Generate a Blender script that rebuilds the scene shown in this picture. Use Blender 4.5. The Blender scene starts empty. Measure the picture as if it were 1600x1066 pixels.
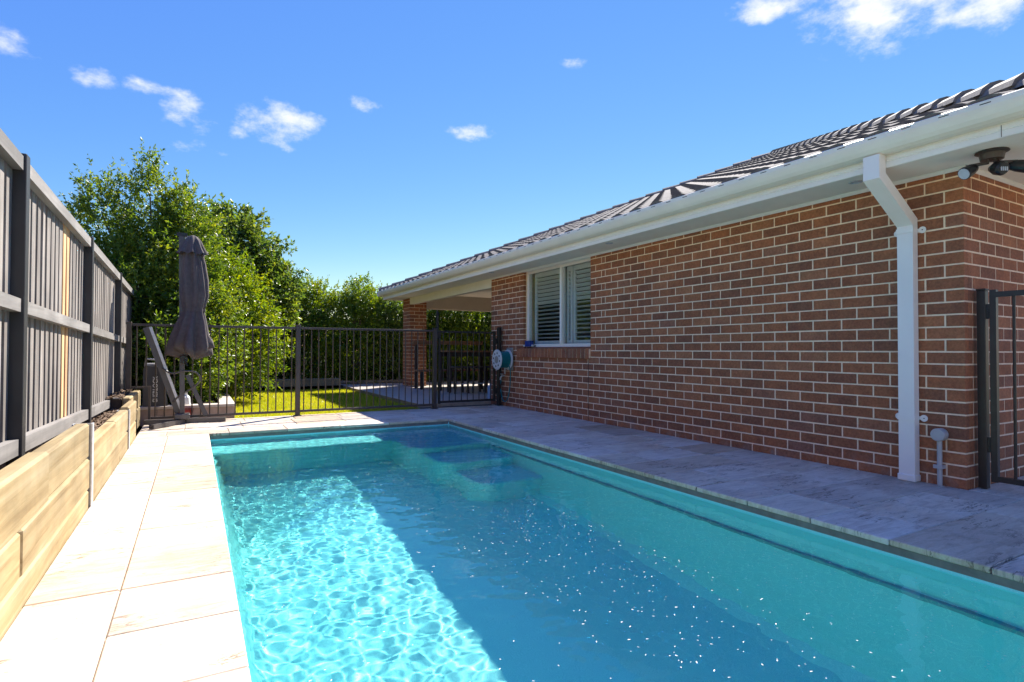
import bpy, math, random
import numpy as np
from mathutils import Vector, Matrix
R = math.radians
sc = bpy.context.scene
col = sc.collection
random.seed(7); rng = np.random.default_rng(11)

# ------------------------------------------------------------------ camera
F, YAW, PIT, ROLL, HC = 880.1, R(29.4), R(.95), R(.181), .927
def ray(px, py):
    a2 = (px-800)/F; b2 = (533-py)/F
    a = a2*math.cos(ROLL)+b2*math.sin(ROLL); b = -a2*math.sin(ROLL)+b2*math.cos(ROLL)
    d = math.cos(PIT)-b*math.sin(PIT); u = math.sin(PIT)+b*math.cos(PIT)
    c, s = math.cos(YAW), math.sin(YAW)
    return Vector((a*c+d*s, -a*s+d*c, u))
def hit(px, py, ax, v):
    d = ray(px, py); o = Vector((0, 0, HC)); return o+d*((v-o[ax])/d[ax])
cd = bpy.data.cameras.new('camera'); cam = bpy.data.objects.new('camera', cd); col.objects.link(cam)
sc.camera = cam
cd.sensor_width = 36; cd.lens = F/1600*36; cd.clip_end = 3000; cd.clip_start = .02
fw = Vector((math.sin(YAW)*math.cos(PIT), math.cos(YAW)*math.cos(PIT), math.sin(PIT)))
rt = Vector((math.cos(YAW), -math.sin(YAW), 0)); up = rt.cross(fw)
r2 = rt*math.cos(ROLL)+up*math.sin(ROLL); u2 = up*math.cos(ROLL)-rt*math.sin(ROLL)
cam.matrix_world = Matrix(((r2.x, u2.x, -fw.x, 0), (r2.y, u2.y, -fw.y, 0), (r2.z, u2.z, -fw.z, HC), (0, 0, 0, 1)))

# ------------------------------------------------------------------ sun, sky, exposure
SUN_EL, SUN_AZ = R(44.8), R(51.8)          # azimuth measured from +Y towards +X
SUN_STRENGTH, SKY_STRENGTH, EXPOSURE = 2.25, .056, 2.5
ld = bpy.data.lights.new('sun', 'SUN'); ld.energy = SUN_STRENGTH; ld.angle = R(.53); ld.color = (1, .935, .84)
ld.cycles.is_caustics_light = True
sun = bpy.data.objects.new('sun', ld); col.objects.link(sun); sun.location = (30, 24, 40)
sd = Vector((math.sin(SUN_AZ)*math.cos(SUN_EL), math.cos(SUN_AZ)*math.cos(SUN_EL), math.sin(SUN_EL)))
sun.rotation_euler = sd.to_track_quat('Z', 'Y').to_euler()
w = bpy.data.worlds.new('World'); sc.world = w; w.use_nodes = True
wt = w.node_tree; bg = wt.nodes['Background']; bg.inputs[1].default_value = SKY_STRENGTH
def wn(t, **k):
    n = wt.nodes.new(t)
    for a, b in k.items(): setattr(n, a, b)
    return n
def wm(op, a, b=None, c=None):
    n = wn('ShaderNodeMath', operation=op)
    for i, v in enumerate((a, b, c)):
        if v is None: continue
        if isinstance(v, (int, float)): n.inputs[i].default_value = v
        else: wt.links.new(v, n.inputs[i])
    return n.outputs[0]
sky = wn('ShaderNodeTexSky', sky_type='NISHITA', sun_disc=False, sun_elevation=SUN_EL, sun_rotation=SUN_AZ,
         altitude=0, air_density=.7, dust_density=0, ozone_density=3.)
tc = wn('ShaderNodeTexCoord'); nv = wn('ShaderNodeVectorMath', operation='NORMALIZE')
wt.links.new(tc.outputs['Generated'], nv.inputs[0])
sx = wn('ShaderNodeSeparateXYZ'); wt.links.new(nv.outputs[0], sx.inputs[0])
az = wm('ARCTAN2', sx.outputs[0], sx.outputs[1]); el = wm('ARCSINE', sx.outputs[2])
# small fair-weather clouds: px centre, half width, half height (photo pixels), strength
clouds = [(436, 196, 64, 38, 1.0), (290, 178, 56, 36, .72), (230, 140, 44, 20, .6), (143, 126, 42, 26, .62), (12, 62, 55, 36, .8),
          (738, 206, 46, 17, .8), (890, 100, 38, 16, .55), (575, 168, 34, 20, .42), (1375, 12, 165, 66, 1.05), (1215, 2, 80, 30, .95),
          (1562, -4, 90, 46, 1.05), (290, 232, 40, 20, .36), (340, 246, 26, 14, .36), (372, 212, 30, 16, .5)]
acc = None
for cx, cy, hw, hh, st in clouds:
    d = ray(cx, cy).normalized(); a0 = math.atan2(d.x, d.y); e0 = math.asin(d.z)
    q = ray(cx+hw, cy).normalized(); aw = abs(math.atan2(q.x, q.y)-a0); q = ray(cx, cy-hh).normalized(); eh = abs(math.asin(q.z)-e0)
    u = wm('DIVIDE', wm('SUBTRACT', az, a0), aw); v = wm('DIVIDE', wm('SUBTRACT', el, e0), eh)
    m = wm('MULTIPLY', wm('SUBTRACT', 1.0, wm('ADD', wm('MULTIPLY', u, u), wm('MULTIPLY', v, v))), .8)
    m = wm('MAXIMUM', m, -1.0); m = wm('ADD', m, st-1.0)
    acc = m if acc is None else wm('MAXIMUM', acc, m)
nz = wn('ShaderNodeTexNoise'); nz.inputs['Scale'].default_value = 15; nz.inputs['Detail'].default_value = 9; nz.inputs['Roughness'].default_value = .62
mp = wn('ShaderNodeMapping'); mp.inputs['Scale'].default_value = (1, 1, 1.7); wt.links.new(nv.outputs[0], mp.inputs[0]); wt.links.new(mp.outputs[0], nz.inputs['Vector'])
cden = wm('ADD', acc, wm('MULTIPLY', wm('SUBTRACT', nz.outputs[0], .5), 3.6))
ss = wn('ShaderNodeMapRange', interpolation_type='SMOOTHSTEP'); wt.links.new(cden, ss.inputs[0])
ss.inputs[1].default_value = -.05; ss.inputs[2].default_value = 1.25; ss.inputs[3].default_value = 0; ss.inputs[4].default_value = .93
# colour response of the sky: deeper blue overhead, softer towards the horizon
sp_ = wn('ShaderNodeSeparateColor'); wt.links.new(sky.outputs[0], sp_.inputs[0]); cb_ = wn('ShaderNodeCombineColor')
for i, (ref, base_, k_, g_) in enumerate(((1.22, .26, .23, 1.95), (2.19, .48, .78, 1.3), (4.44, 0, 3.15, .12))):
    wt.links.new(wm('MULTIPLY_ADD', wm('POWER', wm('DIVIDE', sp_.outputs[i], ref), g_), k_, base_), cb_.inputs[i])
cm = wn('ShaderNodeMix', data_type='RGBA'); wt.links.new(ss.outputs[0], cm.inputs['Factor'])
wt.links.new(cb_.outputs[0], cm.inputs['A']); cm.inputs['B'].default_value = (3.5, 3.55, 3.7, 1)
wt.links.new(cm.outputs['Result'], bg.inputs[0])
vs = sc.view_settings; vs.view_transform = 'Standard'; vs.look = 'None'; vs.gamma = 1; vs.use_curve_mapping = False; vs.exposure = EXPOSURE
cy = sc.cycles; cy.caustics_refractive = True; cy.caustics_reflective = False; cy.use_denoising = True; cy.sample_clamp_indirect = 6
cy.max_bounces = 10; cy.transmission_bounces = 8; cy.transparent_max_bounces = 8; cy.blur_glossy = .4

# ------------------------------------------------------------------ materials
class NT:
    def __init__(s, name):
        s.m = bpy.data.materials.new(name); s.m.use_nodes = True; s.t = s.m.node_tree; s.b = s.t.nodes['Principled BSDF']; s.out = s.t.nodes['Material Output']
    def n(s, t, **k):
        x = s.t.nodes.new(t)
        for a, b in k.items(): setattr(x, a, b)
        return x
    def l(s, a, b): s.t.links.new(a, b)
    def pos(s, scale=(1, 1, 1), rnd=0., rot=(0, 0, 0)):
        g = s.n('ShaderNodeNewGeometry'); v = g.outputs['Position']
        if rnd:
            oi = s.n('ShaderNodeObjectInfo'); mm = s.n('ShaderNodeMath', operation='MULTIPLY'); s.l(oi.outputs['Random'], mm.inputs[0]); mm.inputs[1].default_value = rnd
            ad = s.n('ShaderNodeVectorMath', operation='ADD'); s.l(v, ad.inputs[0]); s.l(mm.outputs[0], ad.inputs[1]); v = ad.outputs[0]
        mp = s.n('ShaderNodeMapping'); mp.inputs['Scale'].default_value = scale; mp.inputs['Rotation'].default_value = rot; s.l(v, mp.inputs[0]); return mp.outputs[0]
    def noise(s, vec, scale, detail=6, rough=.6, dist=0):
        x = s.n('ShaderNodeTexNoise'); x.inputs['Scale'].default_value = scale; x.inputs['Detail'].default_value = detail
        x.inputs['Roughness'].default_value = rough; x.inputs['Distortion'].default_value = dist; s.l(vec, x.inputs['Vector']); return x.outputs[0]
    def ramp(s, fac, stops):
        x = s.n('ShaderNodeValToRGB'); e = x.color_ramp.elements
        while len(e) < len(stops): e.new(.5)
        for i, (p, c) in enumerate(stops): e[i].position = p; e[i].color = (*c, 1) if len(c) == 3 else c
        s.l(fac, x.inputs[0]); return x.outputs[0]
    def mix(s, fac, a, b, mode='MIX'):
        x = s.n('ShaderNodeMix', data_type='RGBA', blend_type=mode)
        for k, v in (('Factor', fac), ('A', a), ('B', b)):
            if isinstance(v, (int, float)): x.inputs[k].default_value = v
            elif isinstance(v, tuple): x.inputs[k].default_value = (*v, 1)
            else: s.l(v, x.inputs[k])
        return x.outputs['Result']
    def bump(s, h, strength=.3, dist=.01):
        x = s.n('ShaderNodeBump'); x.inputs['Strength'].default_value = strength; x.inputs['Distance'].default_value = dist
        s.l(h, x.inputs['Height']); s.l(x.outputs[0], s.b.inputs['Normal'])
    def col(s, c): s.l(c, s.b.inputs['Base Color'])
    def rough(s, v): s.b.inputs['Roughness'].default_value = v
def plain(name, c, rough=.5, var=.12, scale=8, metal=0., bump=.0, bscale=60):
    t = NT(name); p = t.pos(); n = t.noise(p, scale)
    lo = tuple(max(0, x*(1-var)) for x in c); hi = tuple(min(1, x*(1+var)) for x in c)
    t.col(t.ramp(n, [(.3, lo), (.7, hi)])); t.rough(rough); t.b.inputs['Metallic'].default_value = metal
    if bump: t.bump(t.noise(p, bscale), bump, .003)
    return t.m
def rnd_value(t):      # one value for each brick / paver, from the object or, on joined pieces, from a face attribute
    oi = t.n('ShaderNodeObjectInfo'); at = t.n('ShaderNodeAttribute', attribute_name='piece')
    a = t.n('ShaderNodeMath', operation='ADD'); t.l(oi.outputs['Random'], a.inputs[0]); t.l(at.outputs['Fac'], a.inputs[1])
    f = t.n('ShaderNodeMath', operation='FRACT'); t.l(a.outputs[0], f.inputs[0]); return f.outputs[0]
def m_brick():
    t = NT('brick'); r = rnd_value(t); p = t.pos()
    base = t.ramp(r, [(0, (.215, .082, .040)), (.2, (.260, .094, .042)), (.5, (.305, .106, .043)), (.75, (.335, .116, .046)), (.93, (.365, .140, .060)), (1, (.250, .104, .060))])
    n = t.noise(p, 55, 5, .7); c = t.mix(.55, base, t.ramp(n, [(.3, (.25, .25, .25)), (.7, (.8, .8, .8))]), 'OVERLAY')
    big = t.noise(p, 9, 3); c = t.mix(.35, c, t.ramp(big, [(.35, (.35, .33, .33)), (.65, (.68, .66, .64))]), 'OVERLAY')
    sp = t.noise(p, 150, 2, .5); c = t.mix(t.ramp(sp, [(.74, (0, 0, 0)), (.80, (.55, .55, .55))]), c, (.42, .36, .30))
    # pale efflorescence close to the paving
    s3 = t.n('ShaderNodeSeparateXYZ'); t.l(p, s3.inputs[0])
    lowm = t.ramp(s3.outputs[2], [(.0, (.5, .5, .5)), (.16, (0, 0, 0))]); wv = t.ramp(t.noise(p, 6, 5), [(.5, (0, 0, 0)), (.68, (1, 1, 1))])
    c = t.mix(t.mix(1., lowm, wv, 'MULTIPLY'), c, (.30, .26, .22))
    t.col(c); t.rough(.82); t.bump(t.noise(p, 130, 6, .7), .5, .004); return t.m
def m_travertine():
    t = NT('travertine'); r = rnd_value(t); p = t.pos(rnd=37.)
    ps = t.pos((1.2, 5.5, 1.), rnd=37., rot=(0, 0, .25)); n1 = t.noise(ps, 3.2, 9, .66, 1.1)
    c = t.ramp(n1, [(.25, (.45, .36, .27)), (.42, (.60, .50, .39)), (.56, (.72, .62, .495)), (.8, (.70, .59, .47))])
    tone = t.ramp(r, [(0, (.66, .65, .65)), (.10, (.80, .79, .79)), (.3, (.97, .96, .96)), (.6, (1, 1, 1)), (.85, (.96, .92, .86)), (1, (.74, .66, .57))])
    c = t.mix(1., c, tone, 'MULTIPLY')
    vein = t.noise(ps, 6.5, 8, .72, 1.6); vm = t.ramp(vein, [(.57, (0, 0, 0)), (.66, (.75, .75, .75))])
    gate = t.ramp(t.noise(p, 2.3, 3), [(.48, (0, 0, 0)), (.62, (1, 1, 1))]); vm = t.mix(1., vm, gate, 'MULTIPLY')
    c = t.mix(vm, c, (.24, .18, .125))
    rn = t.noise(ps, 2.1, 7, .62, .6); ab = t.n('ShaderNodeMath', operation='SUBTRACT'); t.l(rn, ab.inputs[0]); ab.inputs[1].default_value = .5
    a2 = t.n('ShaderNodeMath', operation='ABSOLUTE'); t.l(ab.outputs[0], a2.inputs[0]); line = t.ramp(a2.outputs[0], [(.004, (.9, .9, .9)), (.018, (0, 0, 0))])
    gate2 = t.ramp(t.noise(p, 3.1, 3), [(.50, (0, 0, 0)), (.60, (1, 1, 1))]); lm = t.mix(1., line, gate2, 'MULTIPLY'); c = t.mix(lm, c, (.16, .11, .075))
    cl = t.noise(p, 1.6, 4, .55); c = t.mix(.55, c, t.ramp(cl, [(.32, (.30, .29, .28)), (.66, (.66, .66, .66))]), 'OVERLAY')
    fine = t.noise(p, 90, 4, .7); c = t.mix(.25, c, t.ramp(fine, [(.3, (.3, .3, .3)), (.7, (.7, .7, .7))]), 'OVERLAY')
    t.col(c); t.rough(.62)
    h = t.mix(vm, t.ramp(fine, [(.2, (.55, .55, .55)), (.8, (.75, .75, .75))]), (.1, .1, .1)); t.bump(h, .45, .004); return t.m
def m_wood(name, ramp, axis, gscale=1., rough=.75, rnd=23., knots=None, bumpk=.35):
    t = NT(name); sc3 = [22*gscale]*3; sc3[axis] = 1.1*gscale; p = t.pos(tuple(sc3), rnd=rnd); n = t.noise(p, 1., 8, .6, .8)
    c = t.ramp(n, ramp); p2 = t.pos((1, 1, 1), rnd=rnd); b = t.noise(p2, 2.4, 4)
    c = t.mix(.6, c, t.ramp(b, [(.3, (.30, .30, .30)), (.7, (.72, .72, .72))]), 'OVERLAY')
    r = rnd_value(t); c = t.mix(.55, c, t.ramp(r, [(0, (.36, .36, .36)), (1, (.66, .66, .66))]), 'OVERLAY')
    if knots:
        k = t.noise(p2, 7.5, 2, .4); c = t.mix(t.ramp(k, [(.72, (0, 0, 0)), (.80, (.7, .7, .7))]), c, knots)
    t.col(c); t.rough(rough); t.bump(n, bumpk, .004); return t.m
def m_leaf(name, c1, c2, c3, trans=.42):
    t = NT(name); at = t.n('ShaderNodeAttribute', attribute_name='piece'); g = t.pos(); n = t.noise(g, 1.4, 3)
    a = t.n('ShaderNodeMath', operation='MULTIPLY_ADD'); t.l(n, a.inputs[0]); a.inputs[1].default_value = .9; t.l(at.outputs['Fac'], a.inputs[2])
    b = t.n('ShaderNodeMath', operation='MULTIPLY'); t.l(a.outputs[0], b.inputs[0]); b.inputs[1].default_value = .56
    c = t.ramp(b.outputs[0], [(.2, c1), (.52, c2), (.86, c3)]); t.col(c); t.rough(.38); t.b.inputs['Specular IOR Level'].default_value = .45
    tr = t.n('ShaderNodeBsdfTranslucent'); hv = t.n('ShaderNodeHueSaturation'); hv.inputs['Hue'].default_value = .478; hv.inputs['Saturation'].default_value = 1.1; hv.inputs['Value'].default_value = 1.9
    t.l(c, hv.inputs['Color']); t.l(hv.outputs[0], tr.inputs[0])
    mx = t.n('ShaderNodeMixShader'); mx.inputs[0].default_value = trans; t.l(t.b.outputs[0], mx.inputs[1]); t.l(tr.outputs[0], mx.inputs[2]); t.l(mx.outputs[0], t.out.inputs[0]); return t.m
def m_water():
    t = NT('water'); t.t.nodes.remove(t.b); g = t.n('ShaderNodeBsdfGlass'); g.inputs['IOR'].default_value = 1.333; g.inputs['Roughness'].default_value = 0
    g.inputs['Color'].default_value = (.76, .995, .99, 1); t.l(g.outputs[0], t.out.inputs[0]); return t.m
def m_shell():
    t = NT('gelcoat'); p = t.pos(); n = t.noise(p, 240, 2, .5)
    t.col(t.ramp(n, [(.35, (.24, .70, .71)), (.5, (.29, .76, .77)), (.7, (.36, .81, .82))])); t.rough(.35); return t.m
def m_glass():
    t = NT('window_glass'); g = t.n('ShaderNodeBsdfGlossy'); g.inputs['Roughness'].default_value = .01; g.inputs['Color'].default_value = (1, 1, 1, 1)
    tr = t.n('ShaderNodeBsdfTransparent'); tr.inputs[0].default_value = (.93, .95, .94, 1); g_ = t.n('ShaderNodeNewGeometry'); dt = t.n('ShaderNodeVectorMath', operation='DOT_PRODUCT'); t.l(g_.outputs['Incoming'], dt.inputs[0]); t.l(g_.outputs['Normal'], dt.inputs[1])
    ab = t.n('ShaderNodeMath', operation='ABSOLUTE'); t.l(dt.outputs['Value'], ab.inputs[0]); om = t.n('ShaderNodeMath', operation='SUBTRACT'); om.inputs[0].default_value = 1; t.l(ab.outputs[0], om.inputs[1])
    pw = t.n('ShaderNodeMath', operation='POWER'); t.l(om.outputs[0], pw.inputs[0]); pw.inputs[1].default_value = 5; fr = t.n('ShaderNodeMath', operation='MULTIPLY_ADD'); t.l(pw.outputs[0], fr.inputs[0]); fr.inputs[1].default_value = .96; fr.inputs[2].default_value = .03
    mx = t.n('ShaderNodeMixShader'); t.l(fr.outputs[0], mx.inputs[0]); t.l(tr.outputs[0], mx.inputs[1]); t.l(g.outputs[0], mx.inputs[2]); t.l(mx.outputs[0], t.out.inputs[0]); return t.m
MAT = dict(
    brick=m_brick(), travertine=m_travertine(), mortar=plain('mortar', (.86, .64, .43), .9, .12, 30, bump=.4, bscale=220),
    grout=plain('grout', (.40, .34, .27), .9, .2, 12), shell=m_shell(), bond=plain('bond_beam', (.20, .18, .155), .8, .2, 14), shade_strip=plain('ledge_shade', (.10, .36, .38), .6),
    water=m_water(), glass=m_glass(),
    cream=plain('cream_paint', (.84, .77, .64), .35, .05, 3), white=plain('white_paint', (.86, .80, .71), .4, .05, 4), soffit=plain('soffit_paint', (.87, .79, .67), .7, .04, 4),
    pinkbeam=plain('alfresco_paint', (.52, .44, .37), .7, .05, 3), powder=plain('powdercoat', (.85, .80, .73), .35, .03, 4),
    tile=plain('roof_tile', (.17, .157, .145), .85, .25, 20, bump=.35, bscale=180), cap=plain('ridge_cap', (.20, .185, .17), .78, .25, 14, bump=.3, bscale=150),
    blackmetal=plain('black_metal', (.022, .019, .017), .38, .2, 10), bronze=plain('bronze_metal', (.060, .046, .038), .42, .2, 10), postgrey=plain('charcoal_steel', (.027, .0255, .0255), .5, .15, 8),
    greymetal=plain('grey_metal', (.085, .077, .074), .4, .2, 9), galv=plain('galvanised', (.55, .56, .57), .45, .15, 40, metal=.35),
    paling=m_wood('painted_paling', [(.25, (.12, .103, .090)), (.5, (.225, .198, .176)), (.75, (.32, .288, .26))], 2, 1.), rail=m_wood('painted_rail', [(.25, (.13, .12, .112)), (.5, (.20, .186, .174)), (.75, (.27, .253, .236))], 1, .8),
    newpine=m_wood('new_pine', [(.3, (.50, .27, .12)), (.6, (.66, .42, .22))], 2), sleeper=m_wood('treated_sleeper', [(.22, (.15, .098, .038)), (.38, (.255, .18, .08)), (.5, (.315, .235, .115)), (.62, (.355, .275, .15)), (.8, (.38, .31, .185))], 1, .8, .8, knots=(.10, .06, .02), bumpk=.8),
    decking=m_wood('hardwood', [(.3, (.16, .070, .032)), (.7, (.32, .15, .07))], 0), darktimber=m_wood('dark_timber', [(.3, (.035, .022, .016)), (.7, (.07, .043, .03))], 2),
    edging=m_wood('old_sleeper', [(.3, (.15, .12, .085)), (.7, (.31, .26, .19))], 0, .6), canvas=plain('canvas', (.092, .074, .072), .9, .2, 25, bump=.4, bscale=350),
    planter=plain('planter_block', (.42, .31, .25), .85, .15, 10, bump=.3, bscale=120), plantercap=plain('planter_cap', (.52, .45, .38), .8, .1, 10),
    tilefloor=plain('patio_tile', (.40, .36, .32), .5, .12, 5), soil=plain('soil', (.055, .038, .026), .95, .4, 16, bump=.9, bscale=60), mulch=plain('mulch', (.17, .11, .07), .9, .5, 60),
    bark=plain('bark', (.13, .10, .075), .9, .35, 20, bump=.8, bscale=50), lawn=plain('lawn_soil', (.22, .22, .05), .95, .4, 7, bump=.6, bscale=40), ground=plain('far_ground', (.10, .11, .06), .95, .3, .4),
    teal=plain('teal_hose', (.005, .17, .185), .4, .15, 40), plasticwhite=plain('white_plastic', (.62, .62, .60), .4, .06, 10), plasticgrey=plain('grey_pvc', (.42, .41, .39), .5, .08, 12), hub=plain('reel_hub', (.28, .26, .23), .6),
    blue=plain('blue_plastic', (.012, .035, .22), .4, .1, 20), paleblue=plain('pale_blue_plastic', (.30, .42, .55), .5), black=plain('black_plastic', (.012, .012, .013), .4, .2, 12), caddy=plain('caddy_plastic', (.045, .047, .055), .45, .2, 8),
    lens=plain('lamp_lens', (.55, .56, .58), .15), letter=plain('white_print', (.72, .72, .72), .6, .02), dark=plain('dark_gap', (.006, .006, .006), .9), shutter=plain('shutter_white', (.62, .62, .60), .4, .03),
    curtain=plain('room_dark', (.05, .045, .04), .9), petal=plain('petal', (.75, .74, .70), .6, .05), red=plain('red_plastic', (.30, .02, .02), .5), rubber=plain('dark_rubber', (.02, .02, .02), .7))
for k_ in ('tile', 'cap'): MAT[k_].node_tree.nodes['Principled BSDF'].inputs['Specular IOR Level'].default_value = .12
MAT['leafA'] = m_leaf('leaf_lillypilly', (.045, .095, .014), (.10, .175, .022), (.25, .28, .03))
MAT['leafB'] = m_leaf('leaf_dark', (.036, .078, .016), (.075, .135, .022), (.20, .24, .03), .42)
MAT['leafC'] = m_leaf('leaf_hedge', (.045, .100, .013), (.11, .19, .02), (.27, .30, .026))
MAT['grass'] = m_leaf('grass_blade', (.20, .27, .015), (.33, .38, .02), (.50, .46, .08), .4)
# ------------------------------------------------------------------ mesh building
class MB:
    def __init__(s): s.v = []; s.f = []; s.p = []
    def add(s, v, f, piece=0.):
        k = len(s.v); s.v += [tuple(x) for x in v]; s.f += [tuple(i+k for i in q) for q in f]; s.p += [piece]*len(f); return s
    def box(s, x0, x1, y0, y1, z0, z1, piece=0., ch=0.):
        if ch <= 0:
            v = [(x, y, z) for z in (z0, z1) for y in (y0, y1) for x in (x0, x1)]
            return s.add(v, [(0, 2, 3, 1), (4, 5, 7, 6), (0, 1, 5, 4), (2, 6, 7, 3), (0, 4, 6, 2), (1, 3, 7, 5)], piece)
        c = min(ch, (x1-x0)*.45, (y1-y0)*.45, (z1-z0)*.45); v = []
        for sz in (0, 1):
            for sy in (0, 1):
                for sx_ in (0, 1):
                    X = (x0, x1)[sx_]; Y = (y0, y1)[sy]; Z = (z0, z1)[sz]
                    dx = c if sx_ == 0 else -c; dy = c if sy == 0 else -c; dz = c if sz == 0 else -c
                    v += [(X, Y+dy, Z+dz), (X+dx, Y, Z+dz), (X+dx, Y+dy, Z)]
        I = lambda a, b, c_, k: (a+2*b+4*c_)*3+k
        f = [(I(0,0,0,0), I(0,0,1,0), I(0,1,1,0), I(0,1,0,0)), (I(1,0,0,0), I(1,1,0,0), I(1,1,1,0), I(1,0,1,0)),
             (I(0,0,0,1), I(1,0,0,1), I(1,0,1,1), I(0,0,1,1)), (I(0,1,0,1), I(0,1,1,1), I(1,1,1,1), I(1,1,0,1)),
             (I(0,0,0,2), I(0,1,0,2), I(1,1,0,2), I(1,0,0,2)), (I(0,0,1,2), I(1,0,1,2), I(1,1,1,2), I(0,1,1,2))]
        for a in (0, 1):
            for b in (0, 1):
                f.append((I(a,b,0,0), I(a,b,0,1), I(a,b,1,1), I(a,b,1,0))); f.append((I(a,0,b,0), I(a,0,b,2), I(a,1,b,2), I(a,1,b,0))); f.append((I(0,a,b,1), I(0,a,b,2), I(1,a,b,2), I(1,a,b,1)))
                for c_ in (0, 1): f.append((I(a,b,c_,0), I(a,b,c_,1), I(a,b,c_,2)))
        return s.add(v, f, piece)
    def prism(s, poly, ax, a, b):      # polygon (2-D) extruded along axis ax from a to b; poly coords are the other two axes in order
        n = len(poly); o = [i for i in range(3) if i != ax]; v = []
        for t in (a, b):
            for q in poly:
                p = [0, 0, 0]; p[ax] = t; p[o[0]] = q[0]; p[o[1]] = q[1]; v.append(p)
        return s.add(v, [tuple(range(n)), tuple(range(2*n-1, n-1, -1))]+[(i, i+n, (i+1) % n+n, (i+1) % n) for i in range(n)])
    def tube(s, pts, r, n=8, cap=True):
        pts = [Vector(p) for p in pts]; rs = r if isinstance(r, (list, tuple)) else [r]*len(pts); k = len(s.v); ref = None; v = []
        for i, p in enumerate(pts):
            d = (pts[min(i+1, len(pts)-1)]-pts[max(i-1, 0)]).normalized()
            if ref is None: ref = Vector((0, 0, 1)) if abs(d.z) < .9 else Vector((1, 0, 0))
            a = (ref-d*ref.dot(d)).normalized(); ref = a; b = d.cross(a)
            v += [p+(a*math.cos(2*math.pi*j/n)+b*math.sin(2*math.pi*j/n))*rs[i] for j in range(n)]
        f = [(i*n+j, i*n+(j+1) % n, (i+1)*n+(j+1) % n, (i+1)*n+j) for i in range(len(pts)-1) for j in range(n)]
        if cap: f += [tuple(range(n-1, -1, -1)), tuple((len(pts)-1)*n+j for j in range(n))]
        return s.add(v, f)
    def bar(s, p, q, w_, h_):           # square bar between two points
        p, q = Vector(p), Vector(q); d = (q-p).normalized(); a = Vector((0, 0, 1)) if abs(d.z) < .95 else Vector((1, 0, 0)); sd_ = d.cross(a).normalized(); u_ = sd_.cross(d)
        v = [e+sd_*(i*w_/2)+u_*(j*h_/2) for e in (p, q) for i, j in ((-1, -1), (1, -1), (1, 1), (-1, 1))]
        return s.add(v, [(3, 2, 1, 0), (4, 5, 6, 7)]+[(i, (i+1) % 4, (i+1) % 4+4, i+4) for i in range(4)])
    def lathe(s, prof, c, axis=2, n=20):
        o = [i for i in range(3) if i != axis]; v = []
        for r_, h_ in prof:
            for j in range(n):
                p = [0, 0, 0]; p[axis] = c[axis]+h_; p[o[0]] = c[o[0]]+r_*math.cos(2*math.pi*j/n); p[o[1]] = c[o[1]]+r_*math.sin(2*math.pi*j/n); v.append(p)
        return s.add(v, [(i*n+j, i*n+(j+1) % n, (i+1)*n+(j+1) % n, (i+1)*n+j) for i in range(len(prof)-1) for j in range(n)])
    def mesh(s, name, mat, origin=(0, 0, 0), smooth=False):
        me = bpy.data.meshes.new(name); o = origin
        me.from_pydata([(a-o[0], b-o[1], c-o[2]) for a, b, c in s.v], [], s.f); me.materials.append(MAT[mat])
        if any(s.p): me.attributes.new('piece', 'FLOAT', 'FACE').data.foreach_set('value', s.p)
        if smooth: me.polygons.foreach_set('use_smooth', [True]*len(me.polygons))
        me.update(); return me
WL = {}
def put(name, data, parent=None, loc=(0, 0, 0), rot=None):
    o = bpy.data.objects.new(name, data); col.objects.link(o); loc = Vector(loc); WL[o] = loc
    if parent is not None: o.parent = parent; o.location = loc-WL[parent]
    else: o.location = loc
    if rot: o.rotation_euler = rot
    return o
def tag(o, label=None, cat=None, group=None, kind=None):
    for k, v in (('label', label), ('category', cat), ('group', group), ('kind', kind)):
        if v: o[k] = v
    return o
def thing(name, loc, label, cat, group=None): return tag(put(name, None, None, loc), label, cat, group)
def part(name, mb, mat, parent, loc=None, smooth=False, kind=None, label=None):
    if loc is None: loc = WL[parent] if parent is not None else (0, 0, 0)
    return tag(put(name, mb.mesh(name, mat, loc, smooth), parent, loc), label=label, kind=kind)
def struct(name, mb, mat, smooth=False): return tag(put(name, mb.mesh(name, mat, (0, 0, 0), smooth)), kind='structure')
def solo(name, mb, mat, loc, label, cat, group=None, smooth=False): return tag(put(name, mb.mesh(name, mat, loc, smooth), None, loc), label, cat, group)
def depth(x, y): return x*math.sin(YAW)+y*math.cos(YAW)

# ------------------------------------------------------------------ setting: ground, pool, paving
PX0, PX1, PY0, PY1 = .151, 2.992, -1.3, 7.05      # coping edge
XW, YC, YE = 4.540, 1.814, 8.800                   # house wall plane, near corner, far end
WZ = -.078
def ring(mb, X0, X1, Y0, Y1, x0, x1, y0, y1, z0, z1):
    mb.box(X0, x0, Y0, Y1, z0, z1); mb.box(x1, X1, Y0, Y1, z0, z1); mb.box(x0, x1, Y0, y0, z0, z1); mb.box(x0, x1, y1, Y1, z0, z1); return mb
def flat_ring(X, x, Y, y, z):
    mb = MB(); a = [-X, x[0], x[1], X]; b = [-X, y[0], y[1], X]
    for i in range(3):
        for j in range(3):
            if i == 1 and j == 1: continue
            mb.add([(a[i], b[j], z), (a[i+1], b[j], z), (a[i+1], b[j+1], z), (a[i], b[j+1], z)], [(0, 1, 2, 3)])
    return mb
struct('ground', flat_ring(900, (PX0-.3, PX1+.3), 900, (PY0-.3, PY1+.3), -.32), 'ground')
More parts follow.
